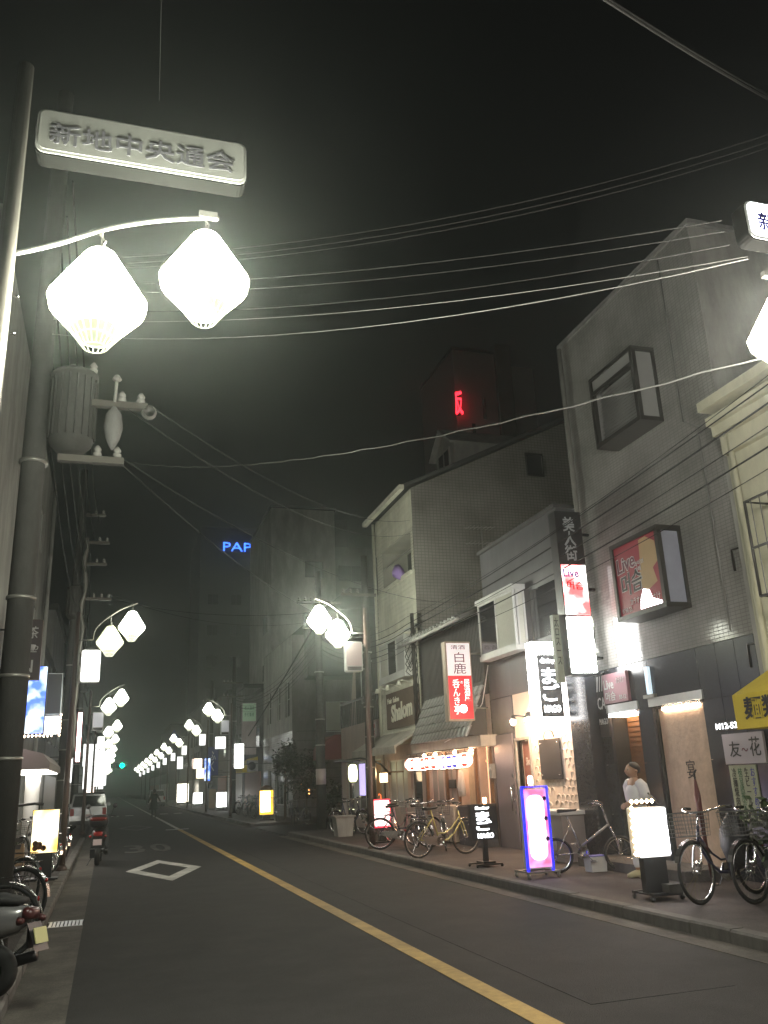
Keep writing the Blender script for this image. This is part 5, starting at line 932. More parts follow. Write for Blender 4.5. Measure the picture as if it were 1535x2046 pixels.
# ============================================================ BICYCLES
def ring(r, rr, n=32, m=6, y=0):
    return MB().tube([(r*math.cos(2*math.pi*k/n), y, r*math.sin(2*math.pi*k/n)) for k in range(n)], rr, m, closed=True)
def make_bike(wr=.33, wb=1.08, small=False):
    P = {}
    P['tyre'] = ring(wr-.016, .017).mesh('tyre', M['rubber']); P['rim'] = ring(wr-.042, .010, 32, 5).mesh('rim', M['chrome'])
    sp = MB()
    for k in range(20):
        a = 2*math.pi*k/20; b0 = a + .5*(1 if k % 2 else -1); sp.tube([(.02*math.cos(b0), .02*(1 if k%4<2 else -1), .02*math.sin(b0)), ((wr-.05)*math.cos(a), 0, (wr-.05)*math.sin(a))], .0014, 3, caps=False)
    P['spokes'] = sp.mesh('spokes', M['chrome']); P['hub'] = MB().lathe([(.03,-.035),(.018,-.02),(.018,.02),(.03,.035)], 10, axis='Y').mesh('hub', M['chrome'])
    x0, x1 = -wb/2, wb/2; bb = (-.08, 0, .28); st = (-.24, 0, .78); hd = (x1-.17, 0, .80); hb = (x1-.12, 0, .62); r = .0145
    f = MB(); f.tube([bb, (-.27,0,.88 if not small else .8)], r, 8); f.tube([hd, hb], .018, 8)
    if small: f.tube([(x1-.13,0,.66),(-.1,0,.36)], .02, 8)
    else: f.tube([hb, (x1-.26,0,.42),(.12,0,.30),(-.0,0,.285),bb], .017, 8); f.tube([(x1-.145,0,.70),(x1-.34,0,.50),(.05,0,.42),(-.13,0,.42)], .0125, 8)
    for s in (1,-1): f.tube([bb, (x0,s*.055,wr)], .009, 6); f.tube([(-.22,0,.70),(x0+.06,s*.05,wr+.09),(x0,s*.055,wr)], .008, 6)
    P['frame'] = f.mesh('frame', M['steel'])
    fk = MB()
    for s in (1,-1): fk.tube([(x1-.115,s*.02,.63),(x1-.09,s*.05,.57),(x1-.02,s*.05,.38),(x1,s*.05,wr)], .010, 6)
    P['fork'] = fk.mesh('fork', M['chrome'])
    h = MB(); h.tube([hd,(x1-.20,0,.93)], .012, 8); h.tube([(x1-.45,.27,.98),(x1-.32,.27,.99),(x1-.22,.20,.97),(x1-.19,.08,.94),(x1-.19,-.08,.94),(x1-.22,-.20,.97),(x1-.32,-.27,.99),(x1-.45,-.27,.98)], .011, 8)
    for s in (1,-1): h.tube([(x1-.30,s*.26,.985),(x1-.26,s*.22,.94),(x1-.38,s*.25,.93)], .005, 4)
    P['handlebar'] = h.mesh('handlebar', M['chrome'])
    gp = MB(); [gp.tube([(x1-.47,s*.27,.98),(x1-.36,s*.27,.988)], .016, 8) for s in (1,-1)]; P['grips'] = gp.mesh('grips', M['rubber'])
    sd = MB(); sd.add([(-.40,.10,.90),(-.40,-.10,.90),(-.26,-.075,.895),(-.10,-.02,.90),(-.10,.02,.90),(-.26,.075,.895),(-.40,.08,.85),(-.40,-.08,.85),(-.12,0,.87)], [(0,1,2,5),(5,2,3,4),(0,6,7,1),(1,7,2),(0,5,6),(2,7,8),(2,8,3),(3,8,4),(4,8,5),(5,8,6),(6,8,7)])
    P['saddle'] = sd.mesh('saddle', M['rubber'])
    ck = MB(); ck.lathe([(.085,-.004),(.085,.004)], 18, (bb[0],-.06,bb[2]), 'Y'); ck.tube([(bb[0],-.075,bb[2]),(bb[0]+.12,-.08,bb[2]-.12)], .008, 5); ck.tube([(bb[0],.07,bb[2]),(bb[0]-.12,.075,bb[2]+.12)], .008, 5); ck.box(bb[0]+.08,bb[0]+.16,-.17,-.09,bb[2]-.135,bb[2]-.115); ck.box(bb[0]-.16,bb[0]-.08,.085,.165,bb[2]+.115,bb[2]+.135)
    P['crank'] = ck.mesh('crank', M['chrome'])
    for nm, cx, a0, a1 in (('rear_mudguard', x0, 10, 190), ('front_mudguard', x1, 20, 160)):
        m2 = MB(); pts = [(cx+(wr+.018)*math.cos(R(a)), (wr+.018)*math.sin(R(a))+wr) for a in range(a0, a1, 12)]
        for (xa,za),(xb,zb) in zip(pts, pts[1:]): m2.quad((xa,-.028,za),(xb,-.028,zb),(xb,.028,zb),(xa,.028,za))
        P[nm] = m2.mesh('mudguard', M['chrome'])
    cg = MB(); cg.tri_prism([(bb[0]+.10,bb[2]+.02),(bb[0]+.04,bb[2]+.10),(x0,wr+.05),(x0-.03,wr-.02),(bb[0],bb[2]-.1),(bb[0]+.09,bb[2]-.05)], 'Y', -.052, -.046); P['chain_guard'] = cg.mesh('chain_guard', M['chrome'])
    k = MB(); k.tube([(x0+.02,.07,wr),(x0-.10,.13,.0)], .008, 5); P['stand'] = k.mesh('stand', M['chrome'])
    rk = MB()
    for s in (1,-1): rk.tube([(-.26,s*.05,.70),(x0-.18,s*.06,.72)], .006, 5); rk.tube([(x0-.08,s*.06,.72),(x0,s*.07,wr)], .005, 5)
    for q in range(5): rk.tube([(-.32-q*.09,-.06,.715),(-.32-q*.09,.06,.715)], .004, 4)
    P['rear_rack'] = rk.mesh('rear_rack', M['chrome'])
    bk = MB(); xa, xb, z0, z1 = x1-.16, x1+.16, .70, .95
    for q in range(7):
        z = z0 + (z1-z0)*q/6; e = .02*q/6; bk.tube([(xa-e,-.15-e,z),(xb+e,-.15-e,z),(xb+e,.15+e,z),(xa-e,.15+e,z)], .0025 if q < 6 else .005, 4, closed=True)
    for q in range(9):
        u = q/8; x = xa+(xb-xa)*u; y = -.15+.3*u
        for s in (1,-1): bk.tube([(x,s*.15,z0),(x,s*.17,z1)], .0022, 3); bk.tube([(xa if s>0 else xb,y,z0),(xa-.02 if s>0 else xb+.02,y*1.1,z1)], .0022, 3)
        bk.tube([(x,-.15,z0),(x,.15,z0)], .0022, 3)
    P['basket'] = bk.mesh('basket', M['basket'])
    lp = MB(); lp.lathe([(.015,-.05),(.035,.0),(.035,.02)], 10, (x1+.03,.07,.42), 'X'); P['headlamp'] = lp.mesh('headlamp', M['chrome'])
    rf = MB(); rf.lathe([(.022,-.006),(.022,.006)], 8, (x0-.30,0,.52), 'X'); P['reflector'] = rf.mesh('reflector', M['tail'])
    return P, wr, wb
BK = make_bike(); BS = make_bike(.25, .95, True)
def bicycle(label, x, y, heading, paint, z=.118, kit=None, basket=True, group='parked bicycles', lean=0.05, omit=()):
    P, wr, wb = kit or BK
    t = thing('bicycle', label, 'bicycle', (x, y, z), group, 0); t.rotation_euler = (lean, 0, heading)
    for s in (-1, 1):
        w_ = inst(P['rim'], 'wheel', t, (s*wb/2, 0, wr), (0, random.uniform(0,2), 0)); inst(P['tyre'], 'tyre', w_); inst(P['spokes'], 'spokes', w_); inst(P['hub'], 'hub', w_)
    for k_ in ('frame','fork','handlebar','grips','saddle','crank','rear_mudguard','front_mudguard','chain_guard','stand','rear_rack','basket','headlamp','reflector'):
        if k_ in omit or (k_ == 'basket' and not basket): continue
        o = inst(P[k_], P[k_].name.split('.')[0], t)
        if k_ in ('frame',) or (k_ == 'fork' and paint in ('lime','pinkf')):
            o.material_slots[0].link = 'OBJECT'; o.material_slots[0].material = M[paint]
    return t
def bike_rear(label, rx, ry, hdg, paint, **k):   # placed by where its rear wheel stands
    wb = (k.get('kit') or BK)[2]; return bicycle(label, rx + math.cos(hdg)*wb/2, ry + math.sin(hdg)*wb/2, hdg, paint, **k)
bike_rear('olive yellow city bicycle nearest the kerb in front of the tavern', 5.68, 16.35, R(12), 'lime', basket=False)
bike_rear('dark bicycle with bright chain guard standing left of the olive yellow one', 5.72, 19.0, R(-14), 'darkb', basket=False)
bicycle('small wheeled folding bicycle leaning by the metal cabinet', 6.95, 12.25, R(-22), 'silver', kit=BS, basket=False, lean=-.08, omit=('rear_mudguard','front_mudguard','rear_rack','chain_guard'))
bicycle('upright bicycle just behind the saddle of the olive yellow one', 6.45, 18.3, R(-95), 'darkb'); bicycle('bicycle in front of the louvred cabinet, handlebars towards the street', 6.85, 18.0, R(-110), 'steel'); bicycle('pinkish bicycle with basket right of the red light stand', 6.6, 20.2, R(-80), 'pinkf')
bike_rear('chrome bicycle beside the pale storage box', 6.42, 25.6, R(-60), 'darkb'); bicycle('dark bicycle leaning at the corner shop front', 7.0, 26.0, R(-100), 'darkb')
for i, (x, y, h, d_) in enumerate(((6.9,34.6,-95,'bicycle standing in the side street mouth, nearest'), (7.4,35.4,-75,'bicycle standing in the side street mouth beside the tree'), (6.7,37.0,-100,'bicycle just right of the amber menu stand'), (6.6,40.5,-70,'first dark bicycle left of the amber menu stand'), (6.8,42.0,-60,'second dark bicycle left of the amber menu stand'), (6.7,44.2,-75,'third dark bicycle near the white tiled base'), (6.9,47.5,-65,'fourth dark bicycle near the white tiled base'), (6.9,59.5,-70,'far bicycle beside the white light stand'))):
    bicycle(d_, x, y, R(h), 'darkb', z=.118 if y > 36 else .005)
bicycle('bicycle with wire basket and dark red umbrella holder at the right edge', 6.76, 8.86, R(199), 'darkb')
bicycle('dark bicycle at the right picture edge with large chrome wheel', 7.15, 8.0, R(203), 'darkb'); bicycle('third bicycle packed between the two at the right edge', 7.25, 8.55, R(196), 'steel', basket=True)
u = thing('furled_umbrella', 'dark red furled umbrella standing upright on the basket bicycle', 'umbrella', (6.42, 8.78, .35)); MB().tube([(6.52,8.82,.32),(6.47,8.79,.9),(6.44,8.76,1.25),(6.43,8.75,1.42)], [.012,.028,.035,.012], 8).build('canopy', mat('dark_red_nylon', (.10,.03,.03), .7), u); MB().tube([(6.43,8.75,1.42),(6.43,8.75,1.5),(6.46,8.75,1.52)], .012, 6).build('handle', M['black'], u)
u = thing('dark_bag', 'crumpled dark grey bag hung over the bicycles at the right edge', 'bag', (6.85, 8.7, .8)); m_ = MB(); m_.lathe([(.03,.45),(.12,.52),(.17,.68),(.16,.86),(.09,.98),(.04,1.05)], 10, (6.83,8.72,0)); o = m_.build('pouch', mat('dark_grey_nylon', (.04,.04,.045), .6, noise=.3, bump=.8, bscale=12), u)
# left row
bicycle('nearest left bicycle whose chrome wheel shows above the scooter', -1.40, 9.4, R(172), 'darkb', z=.103)
for i, (x, y, h, d_) in enumerate(((-1.35,11.6,150,'second left bicycle behind the menu stand foot'), (-1.45,13.4,140,'third left bicycle, tightly parked'), (-1.3,19.2,125,'bicycle just right of the glowing menu stand'), (-1.25,20.6,122,'bicycle behind the menu stand, second in the leaning row'), (-1.2,22.0,120,'bicycle third in the leaning row'), (-1.2,23.5,118,'bicycle fourth in the leaning row beside the lamp post'), (-1.9,18.9,100,'bicycle with basket against the left shop front'))):
    bicycle(d_, x, y, R(h), 'darkb' if i % 2 else 'steel', z=.103, group='bicycles parked along the left pavement')
a = thing('pipe_hoop', 'black bent pipe hoop beside the left shop front', 'hoop', (-1.9, 19.5, .1)); MB().tube([(-2.1,19.5,.1),(-2.0,19.5,.8),(-1.88,19.5,1.2),(-1.72,19.5,1.35),(-1.4,19.5,1.38),(-1.22,19.5,1.36)], .028, 8).build('pipe', M['black'], a); MB().tube([(-1.3,19.5,1.36),(-1.3,19.5,.1)], .015, 6).build('leg', M['black'], a)
t = thing('covered_column', 'pale wrapped column in front of the left shops', 'column', (-1.75, 23.4, .1)); MB().lathe([(.17,.1),(.17,1.7),(.18,2.0)], 16, (-1.75,23.4,0)).build('shaft', M['plastic_w'], t)
u = thing('orange_bundle', 'orange bundle in a basket among the left bicycles', 'bundle', (-1.62, 17.0, .7)); MB().lathe([(.04,.52),(.13,.58),(.15,.7),(.08,.8),(.02,.83)], 10, (-1.62,17,0)).build('sack', mat('orange_cloth', (.45,.16,.05), .8, noise=.2, bump=.5, bscale=20), u)
u = thing('brown_bag', 'brown paper coloured bag beside the glowing menu stand', 'bag', (-1.4, 16.6, .5)); m_ = MB(); m_.add([(-1.55,16.5,.42),(-1.28,16.5,.42),(-1.28,16.7,.42),(-1.55,16.7,.42),(-1.5,16.5,.72),(-1.3,16.52,.78),(-1.3,16.68,.72),(-1.52,16.68,.68)], [(0,1,5,4),(1,2,6,5),(2,3,7,6),(3,0,4,7),(4,5,6,7),(0,3,2,1)]); m_.build('sack', mat('brown_paper', (.33,.22,.13), .8, noise=.25), u)

# ============================================================ SCOOTERS AND CARS
def skin(name, pts, edges, radii, m, parent, sub=2, loc=(0,0,0)):
    me = bpy.data.meshes.new('s'); me.from_pydata(pts, edges, []); me.update(); ob = bpy.data.objects.new('s', me); C.objects.link(ob)
    ob.modifiers.new('k', 'SKIN'); ob.modifiers.new('u', 'SUBSURF').levels = sub
    if not me.skin_vertices: me.attributes  # created with the modifier below
    if len(me.skin_vertices) == 0:
        bpy.context.view_layer.objects.active = ob; bpy.ops.mesh.customdata_skin_add() if hasattr(bpy.ops.mesh, 'customdata_skin_add') else None
    for i, r in enumerate(radii):
        v = me.skin_vertices[0].data[i]; v.radius = r if isinstance(r, tuple) else (r, r); v.use_root = (i == 0)
    dg = bpy.context.evaluated_depsgraph_get(); dg.update(); out = bpy.data.meshes.new_from_object(ob.evaluated_get(dg)); bpy.data.objects.remove(ob)
    out.name = name; out.materials.clear(); out.materials.append(m); [setattr(p, 'use_smooth', True) for p in out.polygons]; [setattr(p, 'material_index', 0) for p in out.polygons]
    o = bpy.data.objects.new(name, out); C.objects.link(o); o.parent = parent; o.location = loc; return o
def loft(name, secs, m, parent, n=14, loc=(0,0,0)):
    """closed body through elliptical sections: (x, z, half width, half height, squareness)"""
    vs = []
    for x, z, hw, hh, e in secs:
        for k in range(n):
            t = 2*math.pi*k/n; c_, s_ = math.cos(t), math.sin(t); vs.append((x, hw*abs(c_)**e*(1 if c_ >= 0 else -1), z+hh*abs(s_)**e*(1 if s_ >= 0 else -1)))
    fs = [(i*n+j, i*n+(j+1)%n, (i+1)*n+(j+1)%n, (i+1)*n+j) for i in range(len(secs)-1) for j in range(n)] + [tuple(range(n))[::-1], tuple((len(secs)-1)*n+j for j in range(n))]
    mb = MB(); mb.smooth = True; mb.add(vs, fs); me = mb.mesh(name, m); return inst(me, name, parent, loc)
def scooter(label, x, y, hdg, body, z=.005, box=False, plate='platew', lean=0.):
    t = thing('motor_scooter', label, 'motor scooter', (x, y, z), None); t.rotation_euler = (lean, 0, hdg)
    for wx in (-.58, .62):
        w_ = inst(MB().lathe([(.13,-.05),(.20,-.052),(.215,-.03),(.215,.03),(.20,.052),(.13,.05)], 22, axis='Y').mesh('wheel', M['rubber']), 'wheel', t, (wx,0,.22)); inst(MB().lathe([(.03,-.055),(.13,-.035),(.13,.035),(.03,.055)], 14, axis='Y').mesh('rim', M['alu']), 'rim', w_)
    loft('rear_body', [(-.88,.66,.05,.06,.8),(-.80,.63,.12,.11,.8),(-.55,.60,.16,.17,.75),(-.25,.56,.15,.19,.75),(-.12,.48,.12,.16,.8)], M[body], t)
    loft('seat', [(-.80,.77,.09,.03,.8),(-.6,.79,.14,.05,.7),(-.3,.77,.14,.05,.7),(-.08,.74,.09,.04,.8)], M['rubber'], t)
    loft('floorboard', [(-.15,.30,.15,.05,.5),(.25,.29,.16,.04,.5),(.36,.36,.15,.07,.6)], M['black'], t)
    mb = MB(); mb.add([(.30,-.20,.30),(.30,.20,.30),(.42,.19,.65),(.46,.10,.90),(.46,-.10,.90),(.42,-.19,.65),(.38,0,.30),(.52,0,.66),(.52,0,.90)], [(0,5,7,6),(6,7,2,1),(5,4,8,7),(7,8,3,2),(0,1,2,5),(5,2,3,4)]); inst(mb.mesh('leg_shield', M[body]), 'leg_shield', t)
    loft('front_mudguard', [(.38,.40,.05,.05,.8),(.55,.46,.08,.06,.8),(.75,.42,.07,.05,.8),(.84,.34,.04,.04,.8)], M[body], t)
    mb = MB(); mb.tube([(.62,.07,.22),(.56,.07,.50),(.46,.03,.66)], .018, 6); mb.tube([(.62,-.07,.22),(.56,-.07,.50),(.46,-.03,.66)], .018, 6); mb.tube([(.44,0,.88),(.40,0,1.0)], .03, 6); mb.tube([(.28,.34,.98),(.38,.2,1.02),(.40,0,1.02),(.38,-.2,1.02),(.28,-.34,.98)], .016, 6); inst(mb.mesh('handlebar', M['black']), 'handlebar', t)
    for s in (1,-1): inst(MB().tube([(.37,s*.22,1.02),(.33,s*.28,1.2)], .007, 5).lathe([(.055,-.008),(.055,.008)], 12, (.33,s*.30,1.23), 'X').mesh('mirror', M['black']), 'mirror', t)
    inst(MB().lathe([(.05,-.02),(.07,.02)], 12, (.50,0,.96), 'X').mesh('headlamp', M['chrome']), 'headlamp', t)
    loft('tail_light', [(-.915,.66,.05,.035,.6),(-.89,.67,.09,.05,.6),(-.85,.67,.10,.055,.6)], M['tail'], t)
    mb = MB(); mb.add([(-.90,-.10,.60),(-.90,.10,.60),(-.99,.10,.38),(-.99,-.10,.38)], [(0,1,2,3)]); mb.box(-.90,-.88,-.05,.05,.40,.6); inst(mb.mesh('rear_mudguard', M['black']), 'rear_mudguard', t)
    mb = MB(); mb.add([(-.955,-.09,.56),(-.955,.09,.56),(-.985,.09,.44),(-.985,-.09,.44),(-.947,-.09,.56),(-.947,.09,.56),(-.977,.09,.44),(-.977,-.09,.44)], [(0,1,2,3),(4,7,6,5),(0,4,5,1),(2,6,7,3),(1,5,6,2),(0,3,7,4)]); inst(mb.mesh('number_plate', M[plate]), 'number_plate', t)
    inst(MB().tube([(-.35,-.15,.25),(-.62,-.17,.26),(-.85,-.17,.32)], [.03,.05,.045], 10).mesh('exhaust', M['black']), 'exhaust', t); inst(MB().box(-.62,-.25,.06,.16,.16,.34).mesh('engine', M['black']), 'engine', t)
    inst(MB().tube([(-.35,.1,.2),(-.42,.22,.0)], .01, 5).mesh('stand', M['black']), 'stand', t)
    for s in (1,-1): inst(MB().lathe([(.025,-.02),(.035,.02)], 8, (-.88,s*.16,.62), 'X').mesh('indicator', M['tail']), 'indicator', t)
    if box:
        b_ = loft('top_box', [(-1.02,.93,.16,.10,.6),(-.98,.93,.2,.13,.55),(-.70,.93,.2,.14,.55),(-.64,.93,.16,.11,.6)], M['black'], t); loft('lens_panel', [(-1.04,.98,.15,.035,.6),(-1.0,.98,.18,.05,.6)], mat('red_lens_glossy', (.16,.012,.01), .12), b_)
    return t
scooter('black motor scooter with a red lensed top box parked in the left gutter', -.12, 21.9, R(88), 'black', z=.006, box=True)
sc2 = scooter('silver motor scooter with yellow plate at the bottom left corner', -1.31, 7.94, R(155), 'silver', z=.103, plate='plate', lean=.06); sc2.scale = (1, 1, .88)
for c_ in sc2.children:
    if c_.name.startswith(('tail_light','indicator')): c_.material_slots[0].link = 'OBJECT'; c_.material_slots[0].material = mat('smoked_lens', (.07,.02,.02), .3)

def car(label, x, y, hdg, paint, z=.03, L=3.4, W=1.48, H=1.52):
    t = thing('parked_car', label, 'car', (x, y, z)); t.rotation_euler = (0,0,hdg); hl = L/2
    prof = [(-hl,.28),(-hl+.02,.62),(-hl+.05,.92),(-hl+.22,H-.08),(-hl+.45,H),(hl-1.45,H-.02),(hl-.72,.98),(hl-.1,.86),(hl,.7),(hl,.28)]
    inner = [(0, 1), (1, 1), (2, .98), (3, .84), (4, .80), (5, .80), (6, .96), (7, .97), (8, .94), (9, .96)]
    vs = [(px, s*W/2*k_[1], pz) for s in (-1, 1) for (px, pz), k_ in zip(prof, inner)]; n = len(prof)
    mb = MB(); mb.add(vs, [tuple(range(n))[::-1], tuple(range(n, 2*n))] + [(i, (i+1) % n, n+(i+1) % n, n+i) for i in range(n)]); inst(mb.mesh('body', M[paint]), 'body', t)
    mb = MB(); mb.add([(-hl+.06-.012,-W*.43,.97),(-hl+.06-.012,W*.43,.97),(-hl+.20-.012,W*.38,H-.13),(-hl+.20-.012,-W*.38,H-.13)], [(0,3,2,1)]); inst(mb.mesh('rear_window', M['glass']), 'rear_window', t)
    for s in (-1, 1):
        mb = MB(); mb.add([(-hl+.35,s*(W*.475+.004),1.0),(hl-.95,s*(W*.475+.004),1.0),(hl-1.5,s*(W*.415+.004),H-.1),(-hl+.42,s*(W*.415+.004),H-.1)], [(0,1,2,3)]); inst(mb.mesh('side_window', M['glass']), 'side_window', t)
        inst(MB().box(-hl-.02,-hl+.05,*sorted((s*W*.38,s*W*.48)),.62,.9).mesh('tail_light', M['tail']), 'tail_light', t)
        for wx in (-hl+.55, hl-.6):
            w_ = inst(MB().lathe([(.2,-.08),(.27,-.08),(.28,-.05),(.28,.05),(.27,.08),(.2,.08)], 20, axis='Y').mesh('wheel', M['rubber']), 'wheel', t, (wx, s*(W/2-.07), .28)); inst(MB().lathe([(.03,-.07),(.19,-.06),(.19,.06),(.03,.07)], 14, axis='Y').mesh('rim', M['alu']), 'rim', w_)
        inst(MB().box(hl-1.2,hl-1.05,*sorted((s*W*.5,s*(W*.5+.14))),.95,1.08).mesh('mirror', M[paint]), 'mirror', t)
    mb = MB(); mb.add([(hl-.74+.01,-W*.44,1.0),(hl-.74+.01,W*.44,1.0),(hl-1.42+.01,W*.37,H-.07),(hl-1.42+.01,-W*.37,H-.07)], [(0,1,2,3)]); inst(mb.mesh('windscreen', M['glass']), 'windscreen', t)
    inst(MB().box(-hl-.06,-hl+.05,-W*.48,W*.48,.26,.42).mesh('bumper', M['black']), 'bumper', t); inst(MB().box(-hl-.03,-hl,-.17,.17,.5,.66).mesh('number_plate', M['platew']), 'number_plate', t)
    return t
c1 = car('silver white hatchback parked on the left beyond the scooter', -.72, 41.2, R(90), 'silver'); inst(MB().lathe([(.05,-.02),(.05,.0)], 10, (-1.74,-.62,.5), 'X').mesh('lamp_glint', E['tail']), 'reflector', c1)  # glint on the car's rear, put in as a glowing disc
car('distant pale car parked on the right of the road beyond the pedestrian', 4.4, 88, R(92), 'carwhite')

# ============================================================ PEOPLE
def person(label, loc, hdg, H, pose, mats, group=None):
    t = thing('person', label, 'person', loc); t.rotation_euler = (0,0,hdg); return t
p = person('man in white T-shirt and white trousers standing in profile in the doorway', (7.2, 11.2, .118), R(180), 1.6, None, None)
s = 1.53/1.72   # local x = facing direction
def K(pts): return [(x*s, y*s, z*s) for x, y, z in pts]
V = K([(0,0,.93),(0,0,1.1),(.01,0,1.28),(0,0,1.42),(.02,0,1.50), (0,.1,.90),(.0,.1,.50),(-.04,.1,.09), (0,-.1,.90),(.06,-.1,.50),(.05,-.1,.09), (-.01,.19,1.38),(-.04,.22,1.13),(.17,.12,1.08), (-.01,-.19,1.38),(-.04,-.22,1.13),(.17,-.12,1.05)])
skin('body', V, [(0,1),(1,2),(2,3),(3,4),(0,5),(5,6),(6,7),(0,8),(8,9),(9,10),(3,11),(11,12),(12,13),(3,14),(14,15),(15,16)], [(.11*s,.09*s),(.11*s,.08*s),(.12*s,.085*s),.06*s,.052*s,.09*s,.06*s,.045*s,.09*s,.06*s,.045*s,.055*s,.04*s,.03*s,.055*s,.04*s,.03*s], M['skin'], p)
skin('t_shirt', K([(0,0,.88),(-.005,0,.98),(0,0,1.1),(.01,0,1.24),(0,0,1.34),(0,0,1.40),(0,0,1.43)]), [(0,1),(1,2),(2,3),(3,4),(4,5),(5,6)], [(.185*s,.15*s),(.18*s,.15*s),(.175*s,.145*s),(.19*s,.155*s),(.18*s,.135*s),(.11*s,.09*s),(.075*s,.07*s)], M['shirt'], p)
for sy in (1,-1):
    m_ = MB(); m_.smooth = True; m_.tube(K([(.005,sy*.10,1.385),(-.005,sy*.155,1.40),(-.012,sy*.20,1.36),(-.028,sy*.217,1.26),(-.042,sy*.226,1.15)]), [.055*s,.078*s,.086*s,.082*s,.080*s], 14); o = inst(m_.mesh('sleeve', M['shirt']), 'sleeve', p)
skin('trousers', K([(0,0,.95),(0,0,.86),(0,.1,.80),(.0,.1,.48),(-.04,.1,.12),(0,-.1,.80),(.06,-.1,.48),(.05,-.1,.12)]), [(0,1),(1,2),(2,3),(3,4),(1,5),(5,6),(6,7)], [(.16*s,.12*s),(.165*s,.13*s),.105*s,.08*s,.062*s,.105*s,.08*s,.062*s], M['shirt'], p)
for yy, xx in ((.1,-.04),(-.1,.05)): loft('shoe', [(xx*s-.09,.045,.03,.035,.8),(xx*s,.055,.045,.05,.8),(xx*s+.1,.04,.045,.04,.8),(xx*s+.17,.03,.03,.025,.8)], mat('cream_shoe', (.55,.5,.3), .6), p, loc=(0,yy*s,0))
hd = MB(); hd.smooth = True
prof = [(-.02,.0,.045),(.015,.03,.06),(.03,.07,.075),(.02,.11,.083),(.012,.15,.085),(.0,.19,.075),(-.01,.225,.045),(-.01,.235,.01)]
vs = []; n = 18
for cx, z, r in prof:
    for k_ in range(n):
        a = 2*math.pi*k_/n; x = math.cos(a); fr = 1.12 if x > 0 else 1.18; nose = .028*math.exp(-(a if a < math.pi else a-2*math.pi)**2/.06) if .07 < z < .13 else (.012 if .02 < z < .05 and x > .95 else 0)
        vs.append((cx + r*x*fr + nose, r*math.sin(a)*.88, 1.455*s/s*s + z*s*1.0 + .03))
hd.add(vs, [(i*n+j, i*n+(j+1)%n, (i+1)*n+(j+1)%n, (i+1)*n+j) for i in range(len(prof)-1) for j in range(n)] + [tuple(range(n))[::-1], tuple((len(prof)-1)*n+j for j in range(n))])
head = inst(hd.mesh('head', M['skin']), 'head', p)
zh = 1.455*s + .03
hm = MB(); hm.smooth = True; vs = []
for z, r, cx, a0 in ((.07,.078,-.012,115),(.12,.094,-.01,95),(.155,.098,-.006,62),(.19,.09,-.004,35),(.22,.066,-.006,20),(.245,.03,-.01,5)):
    for k_ in range(15):
        a = R(a0 + (360-2*a0)*k_/14); vs.append((cx+r*math.cos(a)*1.12, r*math.sin(a)*.92, zh+z*s))
hm.add(vs, [(i*15+j, i*15+j+1, (i+1)*15+j+1, (i+1)*15+j) for i in range(5) for j in range(14)] + [tuple(75+j for j in range(15))]); inst(hm.mesh('hair', M['hair']), 'hair', head)
for sy in (1,-1):
    inst(MB().lathe([(.004,-.02),(.018,-.012),(.022,.005),(.008,.02)], 8, (0,0,0)).mesh('ear', M['skin']), 'ear', head, (-.008, sy*.078, zh+.1*s)); inst(MB().lathe([(.002,-.006),(.009,0),(.002,.006)], 8, (0,0,0), 'Y').mesh('eye', M['ink']), 'eye', head, (.098, sy*.032, zh+.122*s)); inst(MB().tube([(.106,sy*.015,zh+.138*s),(.098,sy*.05,zh+.138*s)], .004, 4).mesh('eyebrow', M['hair']), 'eyebrow', head)
inst(MB().tube([(.1,-.018,zh+.052*s),(.106,0,zh+.052*s),(.1,.018,zh+.052*s)], .004, 4).mesh('mouth', M['pinkf']), 'mouth', head)
for sy in (1,-1):      # hands folded before the waist: palm, four curled fingers, thumb
    hx, hy, hz = .17*s, sy*.12*s, (1.08 if sy > 0 else 1.05)*s
    pts = [(hx,hy,hz),(hx+.035,hy-sy*.035,hz),(hx+.055,hy-sy*.06,hz)]; ed = [(0,1),(1,2)]; rr = [.022,.03,.028]
    for f_ in range(4):
        z0 = hz+.024-f_*.016; q = len(pts); pts += [(hx+.06,hy-sy*.075,z0),(hx+.062,hy-sy*.105,z0),(hx+.045,hy-sy*(.125-.006*f_),z0-.004)]; ed += [(2,q),(q,q+1),(q+1,q+2)]; rr += [.0085,.0078,.0065]
    q = len(pts); pts += [(hx+.03,hy-sy*.04,hz+.035),(hx+.04,hy-sy*.07,hz+.045)]; ed += [(1,q),(q,q+1)]; rr += [.010,.008]
    skin('hand', pts, ed, rr, M['skin'], p, 1)
p = person('pedestrian in dark knee-length coat walking down the middle of the road', (2.63, 54.2, .006), R(90), 1.6, None, None)
s = 1.56/1.72
skin('body', K([(0,0,.9),(0,0,1.15),(0,0,1.38),(0,0,1.5),(.1,.09,.48),(.16,.09,.08),(-.08,-.09,.48),(-.2,-.09,.1),(0,.18,1.36),(-.08,.30,1.1),(.05,.36,.9),(0,-.18,1.36),(.05,-.32,1.12),(.12,-.40,.95)]), [(0,1),(1,2),(2,3),(0,4),(4,5),(0,6),(6,7),(2,8),(8,9),(9,10),(2,11),(11,12),(12,13)], [(.15,.12),(.14,.11),(.13,.1),.06,.065,.045,.065,.045,.06,.05,.04,.06,.05,.04], M['coatd'], p)
m_ = MB(); m_.lathe([(.28,.50*s),(.24,.7*s),(.19,.95*s),(.17,1.1*s),(.19,1.3*s),(.15,1.42*s),(.07,1.47*s)], 16); inst(m_.mesh('coat', M['coatd']), 'coat', p)
